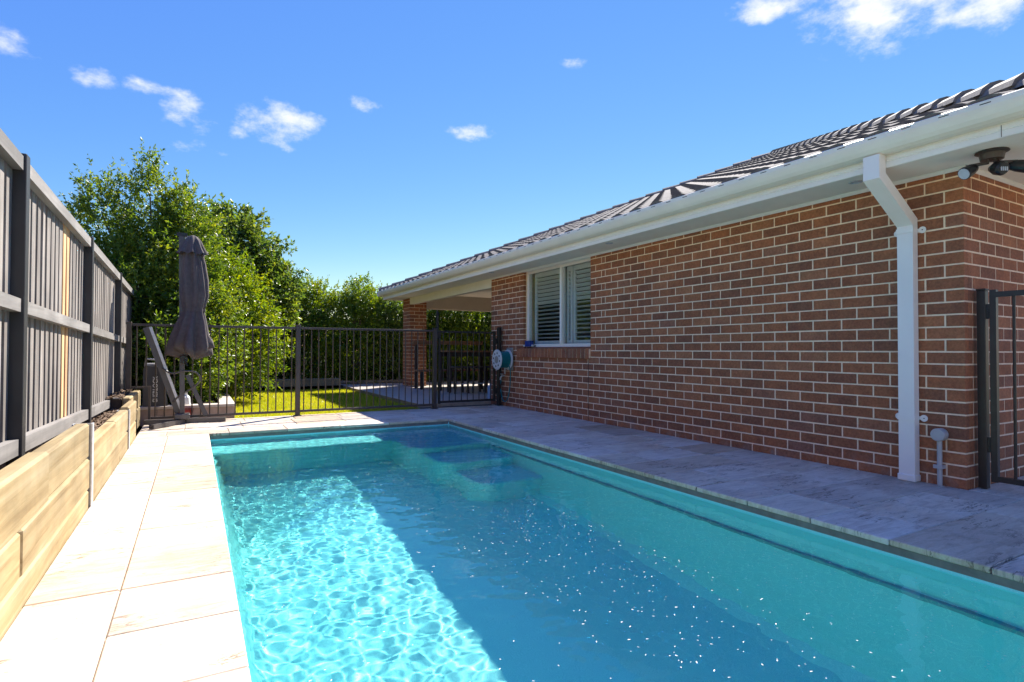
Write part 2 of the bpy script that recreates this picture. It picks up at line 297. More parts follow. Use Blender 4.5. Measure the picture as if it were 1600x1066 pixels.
# bed under the pavers, set back under the coping
DY1 = 8.46
mb = MB(); ring(mb, -.535, XW+.02, -5.2, DY1, PX0-.03, PX1+.03, PY0-.03, PY1+.03, -.31, -.0085)
deck = tag(put('pool_deck', mb.mesh('pool_deck', 'grout')), kind='structure')
pav_cache = {}
def paver(x0, x1, y0, y1):
    g = .0026; w_, l_ = round(x1-x0-2*g, 3), round(y1-y0-2*g, 3)
    if w_ < .04 or l_ < .04: return
    if (w_, l_) not in pav_cache: pav_cache[(w_, l_)] = MB().box(-w_/2, w_/2, -l_/2, l_/2, -.030, 0, ch=.004).mesh('paver', 'travertine')
    o = put('paver', pav_cache[(w_, l_)], deck, ((x0+x1)/2, (y0+y1)/2, random.uniform(-.0015, .0015)))
    o.rotation_euler = (random.uniform(-.0012, .0012), random.uniform(-.0012, .0012), 0)
def splits(a, b, sizes, first=None):
    out = [a]
    if first: out.append(a+first)
    while b-out[-1] > .75:
        out.append(out[-1]+random.choice(sizes))
    r_ = b-out[-1]
    if r_ > .62: out.append(out[-1]+.407)
    out.append(b); return out
PIT_ = .4085
y = 1.113-PIT_*8
ys = []
while y < DY1: ys.append(y); y += PIT_
ys = [v for v in ys if v > -2.1]
for i, y in enumerate(ys):                           # right-hand strip: rows across, coping piece first
    y2 = min(y+PIT_, PY1)
    if y >= PY1-.1: break
    xs_ = splits(PX1, XW-.002, [.407, .61, .61], .407)
    for a, b in zip(xs_[:-1], xs_[1:]): paver(a, b, y, y2)
for x_a, x_b, big in ((-.24, PX0, .35), (-.531, -.24, .2)):   # left strip: coping and a cut strip against the sleepers
    y = 2.236-PIT_*10
    while y < PY1-.05:
        l_ = PIT_*2 if random.random() < big else PIT_
        if abs(y-2.236) < .01: l_ = PIT_
        y2 = min(y+l_, PY1)
        if y > -2.1: paver(x_a, x_b, y, y2)
        y = y2
for j, (ya, yb) in enumerate(((PY1, PY1+.407), (PY1+.407, PY1+1.0), (PY1+1.0, DY1-.003))):   # far strip
    xs_ = splits(-.531, XW-.002, [.407, .61, .61], [.27, .44, .30][j])
    for a, b in zip(xs_[:-1], xs_[1:]): paver(a, b, ya, yb)
xs_ = splits(-.531, XW-.002, [.407, .61], .3)
for a, b in zip(xs_[:-1], xs_[1:]): paver(a, b, PY0-.407, PY0)
mb = MB().box(XW+.021, 8.2, -3.2, YC-.02, -.31, -.0085); part('paving_bed', mb, 'grout', deck)
for y in ys:
    if y > YC-.1 or y < -1.4: continue
    xs_ = splits(XW-.002, 7.2, [.407, .61, .61])
    for a, b in zip(xs_[:-1], xs_[1:]): paver(a, b, y, min(y+PIT_, YC-.004))
# fibreglass pool
pool = thing('swimming_pool', (1.57, 3., -1.55), 'aqua fibreglass swimming pool with submerged bench and entry steps', 'pool')
SX0, SX1, SY0, SY1 = PX0-.014, PX1+.014, PY0-.014, PY1+.014
def rrect(x0, x1, y0, y1, r, n=6):
    out = []
    for cx_, cy_, a0 in ((x1-r, y1-r, 0), (x0+r, y1-r, 90), (x0+r, y0+r, 180), (x1-r, y0+r, 270)):
        out += [(cx_+r*math.cos(R(a0+90*i/n)), cy_+r*math.sin(R(a0+90*i/n))) for i in range(n+1)]
    return out
FZ = -1.42
rings = []
for z, ins, rr in ((-.031, 0, .012), (-.10, .004, .03), (-.30, .022, .05), (-.425, .036, .06), (-.44, .052, .06), (-.80, .085, .08), (-1.25, .125, .10), (-1.36, .155, .12), (-1.41, .23, .16), (FZ, .33, .2)):
    rings.append([(x, y_, z) for x, y_ in rrect(SX0+ins, SX1-ins, SY0+ins, SY1-ins, rr)])
mb = MB(); n = len(rings[0]); mb.v = [p for q in rings for p in q]
mb.f = [(i*n+j, (i+1)*n+j, (i+1)*n+(j+1) % n, i*n+(j+1) % n) for i in range(len(rings)-1) for j in range(n)]+[tuple((len(rings)-1)*n+j for j in range(n))]; mb.p = [0]*len(mb.f)
shell = part('shell', mb, 'shell', pool, smooth=False)
mb = MB(); ring(mb, SX0-.013, SX1+.013, SY0-.013, SY1+.013, SX0+.003, SX1-.003, SY0+.003, SY1-.003, -.068, -.0305); part('bond_beam', mb, 'bond', pool)
mb = MB(); mb.box(SX1-.075, SX1-.033, SY0+.3, SY1-1.4, -.475, -.432); part('ledge_shade_strip', mb, 'shade_strip', pool)  # strip added to paint the dark line of shade along the underwater ledge
def rbox(x0, x1, y0, y1, z0, z1, r, rt_=.03):
    a = rrect(x0, x1, y0, y1, r); b = rrect(x0+rt_, x1-rt_, y0+rt_, y1-rt_, max(r-rt_, .01)); n = len(a)
    m_ = MB(); return m_.add([(p[0], p[1], z0) for p in a]+[(p[0], p[1], z1-rt_) for p in a]+[(p[0], p[1], z1) for p in b],
        [(j, (j+1) % n, n+(j+1) % n, n+j) for j in range(n)]+[(n+j, n+(j+1) % n, 2*n+(j+1) % n, 2*n+j) for j in range(n)]+[tuple(2*n+j for j in range(n))])
caus = [shell]
caus.append(part('bench', rbox(SX0-.1, SX1+.1, 6.42, SY1+.1, FZ-.03, -.34, .06), 'shell', pool))
for z_, ya, xa in ((-.355, 5.75, 2.02), (-.62, 5.15, 2.12), (-.92, 4.55, 2.24)):
    caus.append(part('step', rbox(xa, SX1+.1, ya, 6.9, FZ-.03, z_, .22), 'shell', pool))
for o in caus: o.cycles.is_caustics_receiver = True
# water surface with real ripples
NX, NY = 270, 800
X, Y = np.meshgrid(np.linspace(SX0+.006, SX1-.006, NX), np.linspace(SY0+.006, SY1-.006, NY))
Z = np.zeros_like(X); amp = (np.clip(.62+.03*(Y-1.5), .55, .76)+.4*np.clip((Y-5.)/1.6, 0, 1))*(1-.25*np.clip((X-1.6)/1.4, 0, 1))
for i in range(60):
    lam = float(np.exp(rng.uniform(math.log(.045), math.log(.30)))); th = rng.normal(R(75), R(55)); k = 2*math.pi/lam
    wx = X+.03*np.sin(1.7*Y+i); wy = Y+.03*np.sin(2.1*X+2*i)
    Z += lam**1.2*.00135*np.sin(k*(wx*math.cos(th)+wy*math.sin(th))+rng.uniform(0, 6.28))
Z = Z*amp+WZ
v = np.stack([X, Y, Z], -1).reshape(-1, 3); idx = np.arange(NX*NY).reshape(NY, NX)
f = np.stack([idx[:-1, :-1], idx[:-1, 1:], idx[1:, 1:], idx[1:, :-1]], -1).reshape(-1, 4)
me = bpy.data.meshes.new('pool_water'); me.from_pydata(v.tolist(), [], f.tolist()); me.polygons.foreach_set('use_smooth', [True]*len(f)); me.materials.append(MAT['water'])
water = tag(put('pool_water', me), kind='structure'); water.cycles.is_caustics_caster = True
mb = MB()
for i in range(1700):                                   # petals and seed husks floating on the water
    x = random.uniform(SX0+.05, SX1-.05); y = random.choice((random.uniform(.6, 4.6), random.uniform(.8, 3.), random.uniform(.6, 6.6)))
    if x < 1.2 and random.random() < .75: continue
    a = random.uniform(0, 3.14); l_ = random.uniform(.0015, .0055); q = random.uniform(.0008, .0018); ca, sa = math.cos(a), math.sin(a); z = WZ+.0045
    mb.add([(x+l_*ca-q*sa, y+l_*sa+q*ca, z), (x-l_*ca-q*sa, y-l_*sa+q*ca, z+.001), (x-l_*ca+q*sa, y-l_*sa-q*ca, z), (x+l_*ca+q*sa, y+l_*sa-q*ca, z+.001)], [(0, 1, 2, 3)])
tag(put('floating_petals', mb.mesh('floating_petals', 'petal')), 'tiny pale petals and husks scattered on the pool water', 'petals', kind='stuff')
# lawn, patio slab, soil
struct('lawn', MB().box(.5, 3.18, DY1+.002, 14.05, -.3, -.035), 'lawn')
mb = MB(); mb.box(3.20, 11, DY1+.35, 14.75, -.3, .030); patio = struct('patio', mb, 'grout')
yy = DY1+.36; k = 0
while yy < 14.7:
    xx = 3.205
    while xx < 8.2:
        m_ = MB().box(-.297, .297, -.297, .297, -.02, 0, ch=.003).mesh('patio_tile', 'tilefloor') if k == 0 else m_; k += 1
        put('patio_tile', m_, patio, (xx+.3, min(yy+.3, 14.44), .044)); xx += .6
    yy += .6
struct('garden_soil', MB().box(-6, 3.18, 14.06, 22, -.3, .06).box(3.18, 14, 14.76, 22, -.3, .06).box(-6, -.75, 8.5, 14.06, -.3, .1), 'soil')
struct('path_soil', MB().box(3.0, XW, DY1+.003, DY1+.345, -.3, -.02), 'soil')
mb = MB()
NB = 90000
gx = rng.uniform(.5, 3.17, NB); gy = 8.47+(14.05-8.47)*rng.uniform(0, 1, NB)**1.25; keep = (rng.uniform(0, 1, NB) < np.clip(.35+ (gy-8.45)*.8, 0, 1))
gx, gy = gx[keep], gy[keep]; nb = len(gx); ga = rng.uniform(0, 6.28, nb); gh = rng.uniform(.022, .055, nb); gw = rng.uniform(.0025, .005, nb); lx, ly = rng.normal(0, .018, nb), rng.normal(0, .018, nb)
V = np.empty((nb, 3, 3)); V[:, 0] = np.stack([gx-gw*np.cos(ga), gy-gw*np.sin(ga), np.full(nb, -.036)], -1); V[:, 1] = np.stack([gx+gw*np.cos(ga), gy+gw*np.sin(ga), np.full(nb, -.036)], -1); V[:, 2] = np.stack([gx+lx, gy+ly, -.036+gh], -1)
def fast_mesh(name, V, mat, piece, nper):
    nf = len(V); me = bpy.data.meshes.new(name); me.vertices.add(nf*nper); me.vertices.foreach_set('co', V.reshape(-1).astype(np.float32))
    me.loops.add(nf*nper); me.loops.foreach_set('vertex_index', np.arange(nf*nper, dtype=np.int32)); me.polygons.add(nf)
    me.polygons.foreach_set('loop_start', np.arange(0, nf*nper, nper, dtype=np.int32)); me.materials.append(MAT[mat])
    me.attributes.new('piece', 'FLOAT', 'FACE').data.foreach_set('value', piece.astype(np.float32)); me.update(calc_edges=True); return me
tag(put('grass', fast_mesh('grass', V, 'grass', rng.uniform(0, 1, nb), 3)), 'short yellow-green lawn grass behind the pool fence', 'grass', kind='stuff')

# ------------------------------------------------------------------ house
house = thing('brick_house', (XW, YC, 0), 'single storey brown brick house with cream eaves and dark tiled roof', 'house')
CH = .086; zj = lambda m: (m+.77)*CH
ZT = 2.185
WY0, WY1, WZ0 = 5.955, 7.690, .985             # window opening
mb = MB(); T = .23; m0 = XW+.0018
mb.box(m0, XW+T, YC+.0018, WY0-.004, -.3, ZT); mb.box(m0, XW+T, WY0-.004, WY1+.004, -.3, WZ0-.17); mb.box(m0, XW+T, WY1+.004, YE-.004, -.3, ZT)
mb.box(XW+T, 5.62, YC+.0018, YC+.23, -.3, ZT)
wall = part('brick_wall', mb, 'mortar', house)
bricks = []     # (plane, centre along, length, z0, z1)
def course(a, b, cuts): return [(p, q) for p, q in zip([a]+cuts, cuts+[b])]
for m in range(-1, 25):
    z0, z1 = max(zj(m)+.005, -.02), min(zj(m+1)-.005, ZT-.004)
    odd = m % 2 != 0
    t0 = .235 if odd else .115
    inwin = z1 > WZ0-.145
    def run(start, end, endfull):   # joints measured from the near corner
        js = []; t = YC+t0
        while t < end-.30: js.append(t); t += .24
        js = [j for j in js if j > start+.06]
        e = end-(.235 if endfull else .115)
        if not js or e-js[-1] > .06: js.append(e)
        return course(start, end, js)
    segs = []
    if inwin:
        segs += run(YC-.005, WY0+.005, odd); segs += [(a, b) for a, b in run(WY1-.005, YE+.005, odd)]
    else: segs += run(YC-.005, YE+.005, odd)
    for a, b in segs:
        if b-a > .03: bricks.append(('L', (a+b)/2, b-a-.010, z0, z1))
    js = []; s_ = .115 if odd else .235
    while s_ < 1.05: js.append(XW+s_); s_ += .24
    for a, b in course(XW-.005, 5.625, js):
        if b-a > .04: bricks.append(('R', (a+b)/2, b-a-.010, z0, z1))
def brick_mb(mb, pl, c, l_, z0, z1, piece=0., at=(0, 0, 0)):
    c3 = .0022; jit = random.uniform(-.0008, .0008)
    y0, y1 = c-l_/2, c+l_/2
    if pl == 'L': mb.box(XW+jit, XW+.05, y0, y1, z0, z1, piece, c3)
    else: mb.box(y0, y1, YC+jit, YC+.05, z0, z1, piece, c3)
def bscore(b):
    x, y_ = (XW, b[1]) if b[0] == 'L' else (b[1], YC)
    d = depth(x, y_); fs = 1 if b[0] == 'L' else .8
    vis = 1 if (b[0] == 'R' or y_ > 1.8) else 0
    return b[2]*(b[4]-b[3])/d/d*fs*vis
# the corner bricks wrap both faces, so give L-shaped overlap to neither: R bricks start behind the L face
bricks.sort(key=bscore, reverse=True)
bc = {}
rest = MB()
for i, (pl, c, l_, z0, z1) in enumerate(bricks):
    if pl == 'R' and c-l_/2 < XW+.02: # corner piece of the return face: keep it clear of the long wall's brick
        a, b = XW+.0505, c+l_/2
        if b-a < .02: continue
        c, l_ = (a+b)/2, b-a
    if i < 300:
        key = (pl, round(l_, 3), round(z1-z0, 3))
        if key not in bc:
            m_ = MB()
            if pl == 'L': m_.box(0, .05, -l_/2, l_/2, 0, z1-z0, 0, .0022)
            else: m_.box(-l_/2, l_/2, 0, .05, 0, z1-z0, 0, .0022)
            bc[key] = m_.mesh('brick', 'brick')
        jit = random.uniform(-.0008, .0008)
        put('brick', bc[key], wall, (XW+jit, c, z0) if pl == 'L' else (c, YC+jit, z0))
    else: brick_mb(rest, pl, c, l_, z0, z1, random.random()*.98+.01)
part('brick_courses', rest, 'brick', wall, kind='stuff')
mb = MB(); mb.box(XW-.0012, XW+.01, 5.993, 6.001, 0, .80); part('control_joint', mb, 'dark', wall)
# brick-on-edge sill
n = 21; p_ = (WY1+.17-(WY0-.0))/n
for i in range(n):
    yc_ = WY0+p_*(i+.5); m_ = MB(); a, b = yc_-p_/2+.008, yc_+p_/2-.008
    m_.prism([(XW-.028, .822), (XW+.10, .842), (XW+.10, .980), (XW-.028, .955)], 1, a, b)
    part('sill_brick', m_, 'brick', wall)
part('sill_mortar', MB().prism([(XW-.020, .826), (XW+.12, .836), (XW+.12, .975), (XW-.020, .950)], 1, WY0, WY1+.17), 'mortar', wall)
# window with plantation shutters
win = part('window', MB().box(XW+.075, XW+.125, WY0, WY1, WZ0-.005, WZ0+.04).box(XW+.075, XW+.125, WY0, WY1, 2.135, 2.19).box(XW+.07, XW+.13, WY0, WY0+.045, WZ0+.04, 2.135).box(XW+.07, XW+.13, WY1-.05, WY1, WZ0+.04, 2.135), 'powder', house, label='white sliding window with plantation shutters behind the glass')
part('mullion', MB().box(XW+.06, XW+.115, 6.715, 6.76, WZ0+.04, 2.135), 'powder', win)
part('pane', MB().box(XW+.098, XW+.102, WY0+.045, 6.715, WZ0+.04, 2.135), 'glass', win); part('pane', MB().box(XW+.084, XW+.088, 6.76, WY1-.05, WZ0+.04, 2.135), 'glass', win)
for ya, yb in ((WY0+.03, 6.56), (6.58, 6.72), (6.76, 7.60)):
    m_ = MB(); m_.box(XW+.16, XW+.19, ya, ya+.05, WZ0+.03, 2.14); m_.box(XW+.16, XW+.19, yb-.05, yb, WZ0+.03, 2.14); m_.box(XW+.16, XW+.19, ya+.05, yb-.05, WZ0+.03, WZ0+.09); m_.box(XW+.16, XW+.19, ya+.05, yb-.05, 2.07, 2.14)
    part('shutter_frame', m_, 'shutter', win)
    nb_ = 16; 
    for i in range(nb_):
        zc = WZ0+.10+(i+.5)*(2.06-WZ0-.10)/nb_; tl = R(40) if zc > 1.62 else R(14); dx, dz = .030*math.cos(tl), .030*math.sin(tl)
        m_ = MB().prism([(XW+.175-dx, zc+dz), (XW+.175-dx*.9, zc+dz+.005), (XW+.175+dx, zc-dz+.004), (XW+.175+dx, zc-dz)], 1, ya+.052, yb-.052)
        part('louvre', m_, 'shutter', win)
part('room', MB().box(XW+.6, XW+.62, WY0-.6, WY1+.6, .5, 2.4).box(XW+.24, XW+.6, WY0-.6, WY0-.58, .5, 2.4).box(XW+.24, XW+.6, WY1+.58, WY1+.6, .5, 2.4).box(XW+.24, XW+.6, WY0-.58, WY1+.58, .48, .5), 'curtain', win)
# eaves: soffit, fascia, gutter, moulding
XF, YEV, YN = 4.123, 13.95, 1.25
part('soffit', MB().box(XF+.012, XW+.06, YN+.015, YEV-.02, 2.192, 2.20).box(XW+.06, 9.8, YN+.015, YC+.05, 2.192, 2.20).box(XW+.06, 9.8, 13.45, YEV-.02, 2.192, 2.20), 'soffit', house)
fas = part('fascia', MB().prism([(XF, 2.186), (XF+.014, 2.186), (XF+.014, 2.36), (XF, 2.36), (XF, 2.262), (XF-.004, 2.258), (XF-.004, 2.236), (XF, 2.232), (XF, 2.228), (XF-.004, 2.224), (XF-.004, 2.19)], 1, YN, YEV), 'white', house)
part('fascia_end', MB().box(XF+.0145, 9.8, YEV-.014, YEV, 2.186, 2.36), 'white', house)
part('fascia_end', MB().box(XF+.0145, 9.8, YN, YN+.014, 2.186, 2.36), 'white', house)
gp = [(0, 0), (-.055, .0), (-.082, .012), (-.100, .035), (-.113, .062), (-.120, .085), (-.120, .118), (-.112, .124), (-.108, .118), (-.110, .088), (-.095, .045), (-.05, .008), (0, .006)]
mb = MB().prism([(XF-.0045+a, 2.272+b) for a, b in gp], 1, YN-.12, YEV+.12); mb.prism([(YEV+.0005-a, 2.272+b) for a, b in gp], 0, XF-.0045-.12, 9.8); mb.prism([(YN-.0005+a, 2.272+b) for a, b in gp], 0, XF-.0045-.12, 9.8)
gut = part('gutter', mb, 'cream', house)
mb = MB(); y = YN
while y < 13.8: mb.box(XF-.1254, XF-.1235, y, y+.055, 2.372, 2.377); y += .21
part('overflow_slots', mb, 'dark', gut, kind='stuff')
part('gutter_join', MB().box(XF-.0052, XF-.0042, 1.455, 1.458, 2.19, 2.26), 'dark', fas)
part('moulding', MB().prism([(XW-.022, 2.191), (XW-.022, 2.183), (XW-.004, 2.166), (XW+.02, 2.166), (XW+.02, 2.191)], 1, YC-.022, YE).prism([(YC-.022, 2.1905), (YC-.022, 2.183), (YC-.004, 2.1665), (YC+.02, 2.1665), (YC+.02, 2.1905)], 0, XW-.0222, 5.66), 'white', house)
for px, py in ((1335, 281), (951, 379), (767, 426)):
    p = hit(px, py, 2, 2.192); part('downlight', MB().lathe([(.045, 0), (.045, -.005), (.034, -.006), (.030, -.001), (0, -.001)], (p.x, p.y, 2.192), 2, 20), 'galv', house)
# alfresco: ceiling, beams, far beam, brick column
part('ceiling', MB().box(XW+.10, 9.8, YE, 13.45, 2.30, 2.31), 'soffit', house)
part('beam', MB().box(XW-.004, XW+.10, YE+.002, 13.10, 2.03, 2.30), 'cream', house)
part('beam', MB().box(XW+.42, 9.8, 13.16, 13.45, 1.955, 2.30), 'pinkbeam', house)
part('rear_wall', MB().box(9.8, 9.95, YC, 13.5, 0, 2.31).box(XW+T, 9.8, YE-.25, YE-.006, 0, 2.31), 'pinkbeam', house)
colm = part('column', MB().box(XW+.004, XW+.420, 13.104, 13.62, -.2, 2.186), 'mortar', house)
mb = MB()
for m in range(-1, 25):
    z0, z1 = max(zj(m)+.005, .03), min(zj(m+1)-.005, 2.184); e = m % 2
    xs_ = [XW, XW+.235, XW+.424] if e else [XW, XW+.115, XW+.355, XW+.424]
    for a, b in zip(xs_[:-1], xs_[1:]): mb.box(a+(.0 if a == XW else .005), b-(.005 if b < XW+.42 else 0), 13.10, 13.15, z0, z1, random.random()*.98+.01, .002)
    ys_ = [13.155, 13.34, 13.62] if e else [13.155, 13.22, 13.45, 13.62]
    for a, b in zip(ys_[:-1], ys_[1:]): mb.box(XW, XW+.05, a+(.0 if a < 13.16 else .005), b-.005, z0, z1, random.random()*.98+.01, .002)
part('brick_courses', mb, 'brick', colm, kind='stuff')
# door reveal beyond the return wall
part('door_frame', MB().box(5.625, 5.68, YC+.02, YC+.12, 0, 2.186), 'cream', house); part('door_glass', MB().box(5.68, 7.5, YC+.06, YC+.10, 0, 2.19), 'dark', house)
# roof of interlocking tiles
PIT_R = R(22.3); tp = math.tan(PIT_R); ZR = 2.392; XE = 4.065      # eave line
YH, YL = 14.10, 1.10; S0 = (YH-YL)/2      # far and near eave corners, hip run
rz = lambda x: ZR+(x-XE)*tp
ap = (XE+S0, (YH+YL)/2, rz(XE+S0)-.012)
mb = MB(); mb.add([(XE-.04, YL, ZR-.02), (XE-.04, YH, ZR-.02), ap], [(0, 1, 2)])
mb.add([(XE+.03, YH, ZR-.02), (XE+2*S0, YH, ZR-.02), ap], [(0, 1, 2)]); mb.add([(XE+2*S0, YH, ZR-.02), (XE+2*S0, YL, ZR-.02), ap], [(0, 1, 2)]); mb.add([(XE+2*S0, YL, ZR-.02), (XE+.03, YL, ZR-.02), ap], [(0, 1, 2)])
roof = part('roof', mb, 'tile', house)
TW, TL = .30, .325
def tile_mb(mb, piece=0.):
    ns = 10; prof = []
    for i in range(ns+1):
        u = i/ns; prof.append((u*TW*1.03, .0165*math.sin(2*math.pi*(u-.08))+.006*math.sin(4*math.pi*u)))
    L_ = TL+.07; th = .022; v = []
    for yy_, zz in prof: v += [(0, yy_, zz+.030), (L_, yy_, zz-.002), (0, yy_, zz+.030-th)]
    f = []
    for i in range(ns): a, b = 3*i, 3*i+3; f += [(a, a+1, b+1, b), (a, b, b+2, a+2)]
    f += [(0, 2, 1), (3*ns, 3*ns+1, 3*ns+2)]
    return mb.add(v, f, piece)
tm = tile_mb(MB()).mesh('roof_tile', 'tile')
tl = []
nrow = int(S0/math.cos(PIT_R)/TL)
for r_ in range(nrow):
    s_ = r_*TL; x = XE-.035+s_*math.cos(PIT_R); y = YL+math.ceil(max(0, x-XE)/TW)*TW
    while y < YH-max(0, x-XE)-.15:
        tl.append((x, y, rz(x)+.004)); y += TW
tl.sort(key=lambda q: (q[0]-XE)*.8+max(0, depth(q[0], q[1]))*1. if q[1] > .7 else 99)
restm = MB(); rot = Matrix.Rotation(-PIT_R, 3, 'Y')
for i, (x, y, z) in enumerate(tl):
    if i < 300: put('roof_tile', tm, roof, (x, y, z), (random.uniform(-.006, .006), -PIT_R+random.uniform(-.006, .006), random.uniform(-.004, .004)))
    else:
        m_ = tile_mb(MB()); restm.add([rot @ Vector(p)+Vector((x, y, z)) for p in m_.v], m_.f, 0)
part('tile_courses', restm, 'tile', roof, kind='stuff')
for sg, yc0 in ((-1, YH-.03), (1, YL+.03)):
    hd = Vector((1, sg, tp)).normalized(); hp = Vector((XE+.03, yc0, ZR+.035)); nc = int(S0*Vector((1, -1, tp)).length/.38)
    for i in range(nc):
        m_ = MB(); a = hp+hd*(i*.38); side = hd.cross(Vector((0, 0, 1))).normalized(); upv = side.cross(hd).normalized(); v = []
        for t, rr, lift in ((0, .105, .022), (.42, .09, 0.)):
            for j in range(7):
                an = math.pi*j/6; v.append(a+hd*t+side*rr*math.cos(an)+upv*(rr*.75*math.sin(an)+lift-.02))
        v.append(a+upv*-.02); m_.add(v, [(j, j+1, j+8, j+7) for j in range(6)]+[(14, j+1, j) for j in range(6)]); part('ridge_cap', m_, 'cap', roof)
# downpipe
dp = part('downpipe', MB().box(4.466, 4.532, 2.092, 2.196, .045, 1.862), 'powder', house, label='white rectangular downpipe with offset bend')
part('pipe_bend', MB().prism([(4.035, 2.271), (4.035, 2.108), (4.466, 1.835), (4.53, 1.863), (4.53, 1.885), (4.115, 2.150), (4.115, 2.271)], 1, 2.0905, 2.1975), 'powder', dp)
part('foot', MB().box(4.455, 4.537, 2.086, 2.202, 0.001, .047, ch=.004), 'powder', dp)
for z in (.452, 1.80):
    part('bracket', MB().box(4.461, 4.4655, 2.0875, 2.2005, z-.018, z+.018).lathe([(0, -.004), (.024, -.004), (.024, .0), (0, .0)], (4.536, 2.226, z), 0, 16).lathe([(0, -.004), (.024, -.004), (.024, .0), (0, .0)], (4.536, 2.062, z), 0, 16).box(4.5335, 4.537, 2.064, 2.224, z-.012, z+.012), 'powder', dp)
    part('screw', MB().lathe([(0, -.006), (.0035, -.006), (.0035, 0)], (4.533, 2.229, z), 0, 8).lathe([(0, -.006), (.0035, -.006), (.0035, 0)], (4.533, 2.06, z), 0, 8), 'black', dp)
# capped PVC riser at the corner
rs = thing('pvc_riser', (4.50, 1.955, 0), 'short grey plastic pipe with round cap at the house corner', 'pipe')
part('pipe', MB().tube([(4.505, 1.955, 0), (4.505, 1.955, .325)], .0155, 12), 'plasticgrey', rs, smooth=False)
part('cap', MB().lathe([(0, -.060), (.040, -.060), (.044, -.055), (.044, .0), (.036, .004), (.0, .004)], (4.532, 1.955, .352), 0, 20), 'plasticgrey', rs)
part('clip', MB().box(4.488, 4.54, 1.934, 1.988, .118, .142), 'plasticgrey', rs)
# security flood lamps under the soffit
fl = hit(1548, 232, 2, 2.192)
lamp = thing('flood_light', (fl.x, fl.y, 2.192), 'black twin security flood lamp with sensor under the eave', 'flood light')
part('base', MB().lathe([(.0, 0), (.085, 0), (.088, -.006), (.066, -.016), (.060, -.052), (.0, -.056)], (fl.x, fl.y, 2.191), 2, 24), 'bronze', lamp)
def head(p, d, l_=.105, r_=.040):
    d = Vector(d).normalized(); p = Vector(p); q = Vector((fl.x, fl.y, 2.145))+Vector((d.x, d.y, 0))*.035
    m_ = MB().tube([q, q+Vector((0, 0, -.028)), p+Vector((0, 0, .028)), p], .0105, 8); part('arm', m_, 'bronze', lamp)
    rs_ = [.016, .027, .036, r_, r_*.98]; ts = [-.5, -.34, 0., .42, .5]
    h_ = part('lamp_head', MB().tube([p+d*(l_*t) for t in ts], rs_, 16), 'black', lamp, smooth=False)
    part('lens', MB().tube([p+d*(l_*.5), p+d*(l_*.5+.003)], r_*.86, 16), 'lens', h_)
head((fl.x-.105, fl.y+.075, 2.075), (-.75, .25, -.42)); head((fl.x+.085, fl.y-.095, 2.088), (.35, -.80, -.25))
q = Vector((fl.x-.02, fl.y-.03, 2.07)); part('arm', MB().tube([(fl.x-.01, fl.y-.015, 2.14), q+Vector((0, 0, .02))], .012, 8), 'bronze', lamp)
sn = part('sensor', MB().tube([q+Vector((.02, .035, .012)), q+Vector((.0, 0, .004)), q+Vector((-.018, -.034, -.010)), q+Vector((-.024, -.046, -.014))], [.020, .042, .043, .034], 16), 'black', lamp)
for i in range(4):
    a = q+Vector((-.026, -.0475, -.016))+Vector((.87, -.49, 0))*((i-1.5)*.012); part('sensor_window', MB().box(a.x-.004, a.x+.004, a.y-.003, a.y+.0015, a.z-.012, a.z+.012), 'lens', sn)

# ------------------------------------------------------------------ timber boundary fence, sleepers
ftop = lambda y: 1.885-.0225*(y-3.95)
fence = thing('paling_fence', (-.80, 3.7, .3), 'tall grey painted timber paling fence with charcoal steel posts', 'fence')
posts = [-.55, 1.57, 3.69, 5.81, 7.93, 10.05, 12.17, 14.3]
for yp in posts:
    h = ftop(yp)+.018
    p_ = part('post', MB().box(-.812, -.745, yp-.035, yp+.035, .0, h, ch=.003), 'postgrey', fence, loc=(-.78, yp, .3))
    part('bolt', MB().box(-.765, -.75, yp+.035, yp+.05, h-.055, h-.04).box(-.765, -.75, yp+.035, yp+.05, 1.15-.0225*(yp-3.95), 1.165-.0225*(yp-3.95)), 'black', p_)
for a, b in zip(posts[:-1], posts[1:]):
    for dz, hh in ((0, .070), (-.715, .066), (-1.415, .080)):
        m_ = MB(); ya, yb = a+.037, b-.037; za, zb = ftop(ya)+dz, ftop(yb)+dz
        m_.add([(x, yy_, zz) for yy_, z_ in ((ya, za), (yb, zb)) for x in (-.800, -.757) for zz in (z_-hh, z_)], [(0, 1, 3, 2), (4, 6, 7, 5), (0, 2, 6, 4), (1, 5, 7, 3), (0, 4, 5, 1), (2, 3, 7, 6)])
        part('rail', m_, 'rail', fence)
y = -.6; k = 0
while y < 14.2:
    new = 4.97 < y < 5.20
    for lay, (x0, x1, off, wd) in enumerate(((-.818, -.802, 0, .078), (-.885, -.869, .062, .10))):
        yc_ = y+off; t_ = ftop(yc_)+.012+random.uniform(-.004, .004); tw = random.uniform(-.003, .003)
        m_ = MB(); w2 = wd/2+random.uniform(-.004, .002)
        m_.add([(x0+tw, yc_-w2, .2), (x1+tw, yc_-w2, .2), (x1-tw, yc_+w2, .2), (x0-tw, yc_+w2, .2), (x0-tw, yc_-w2, t_), (x1-tw, yc_-w2, t_), (x1+tw, yc_+w2, t_), (x0+tw, yc_+w2, t_)], [(3, 2, 1, 0), (4, 5, 6, 7), (0, 1, 5, 4), (1, 2, 6, 5), (2, 3, 7, 6), (3, 0, 4, 7)])
        part('paling', m_, 'newpine' if new and lay == 0 else 'paling', fence, label='new unpainted pine paling' if new and lay == 0 else None)
    y += .124; k += 1
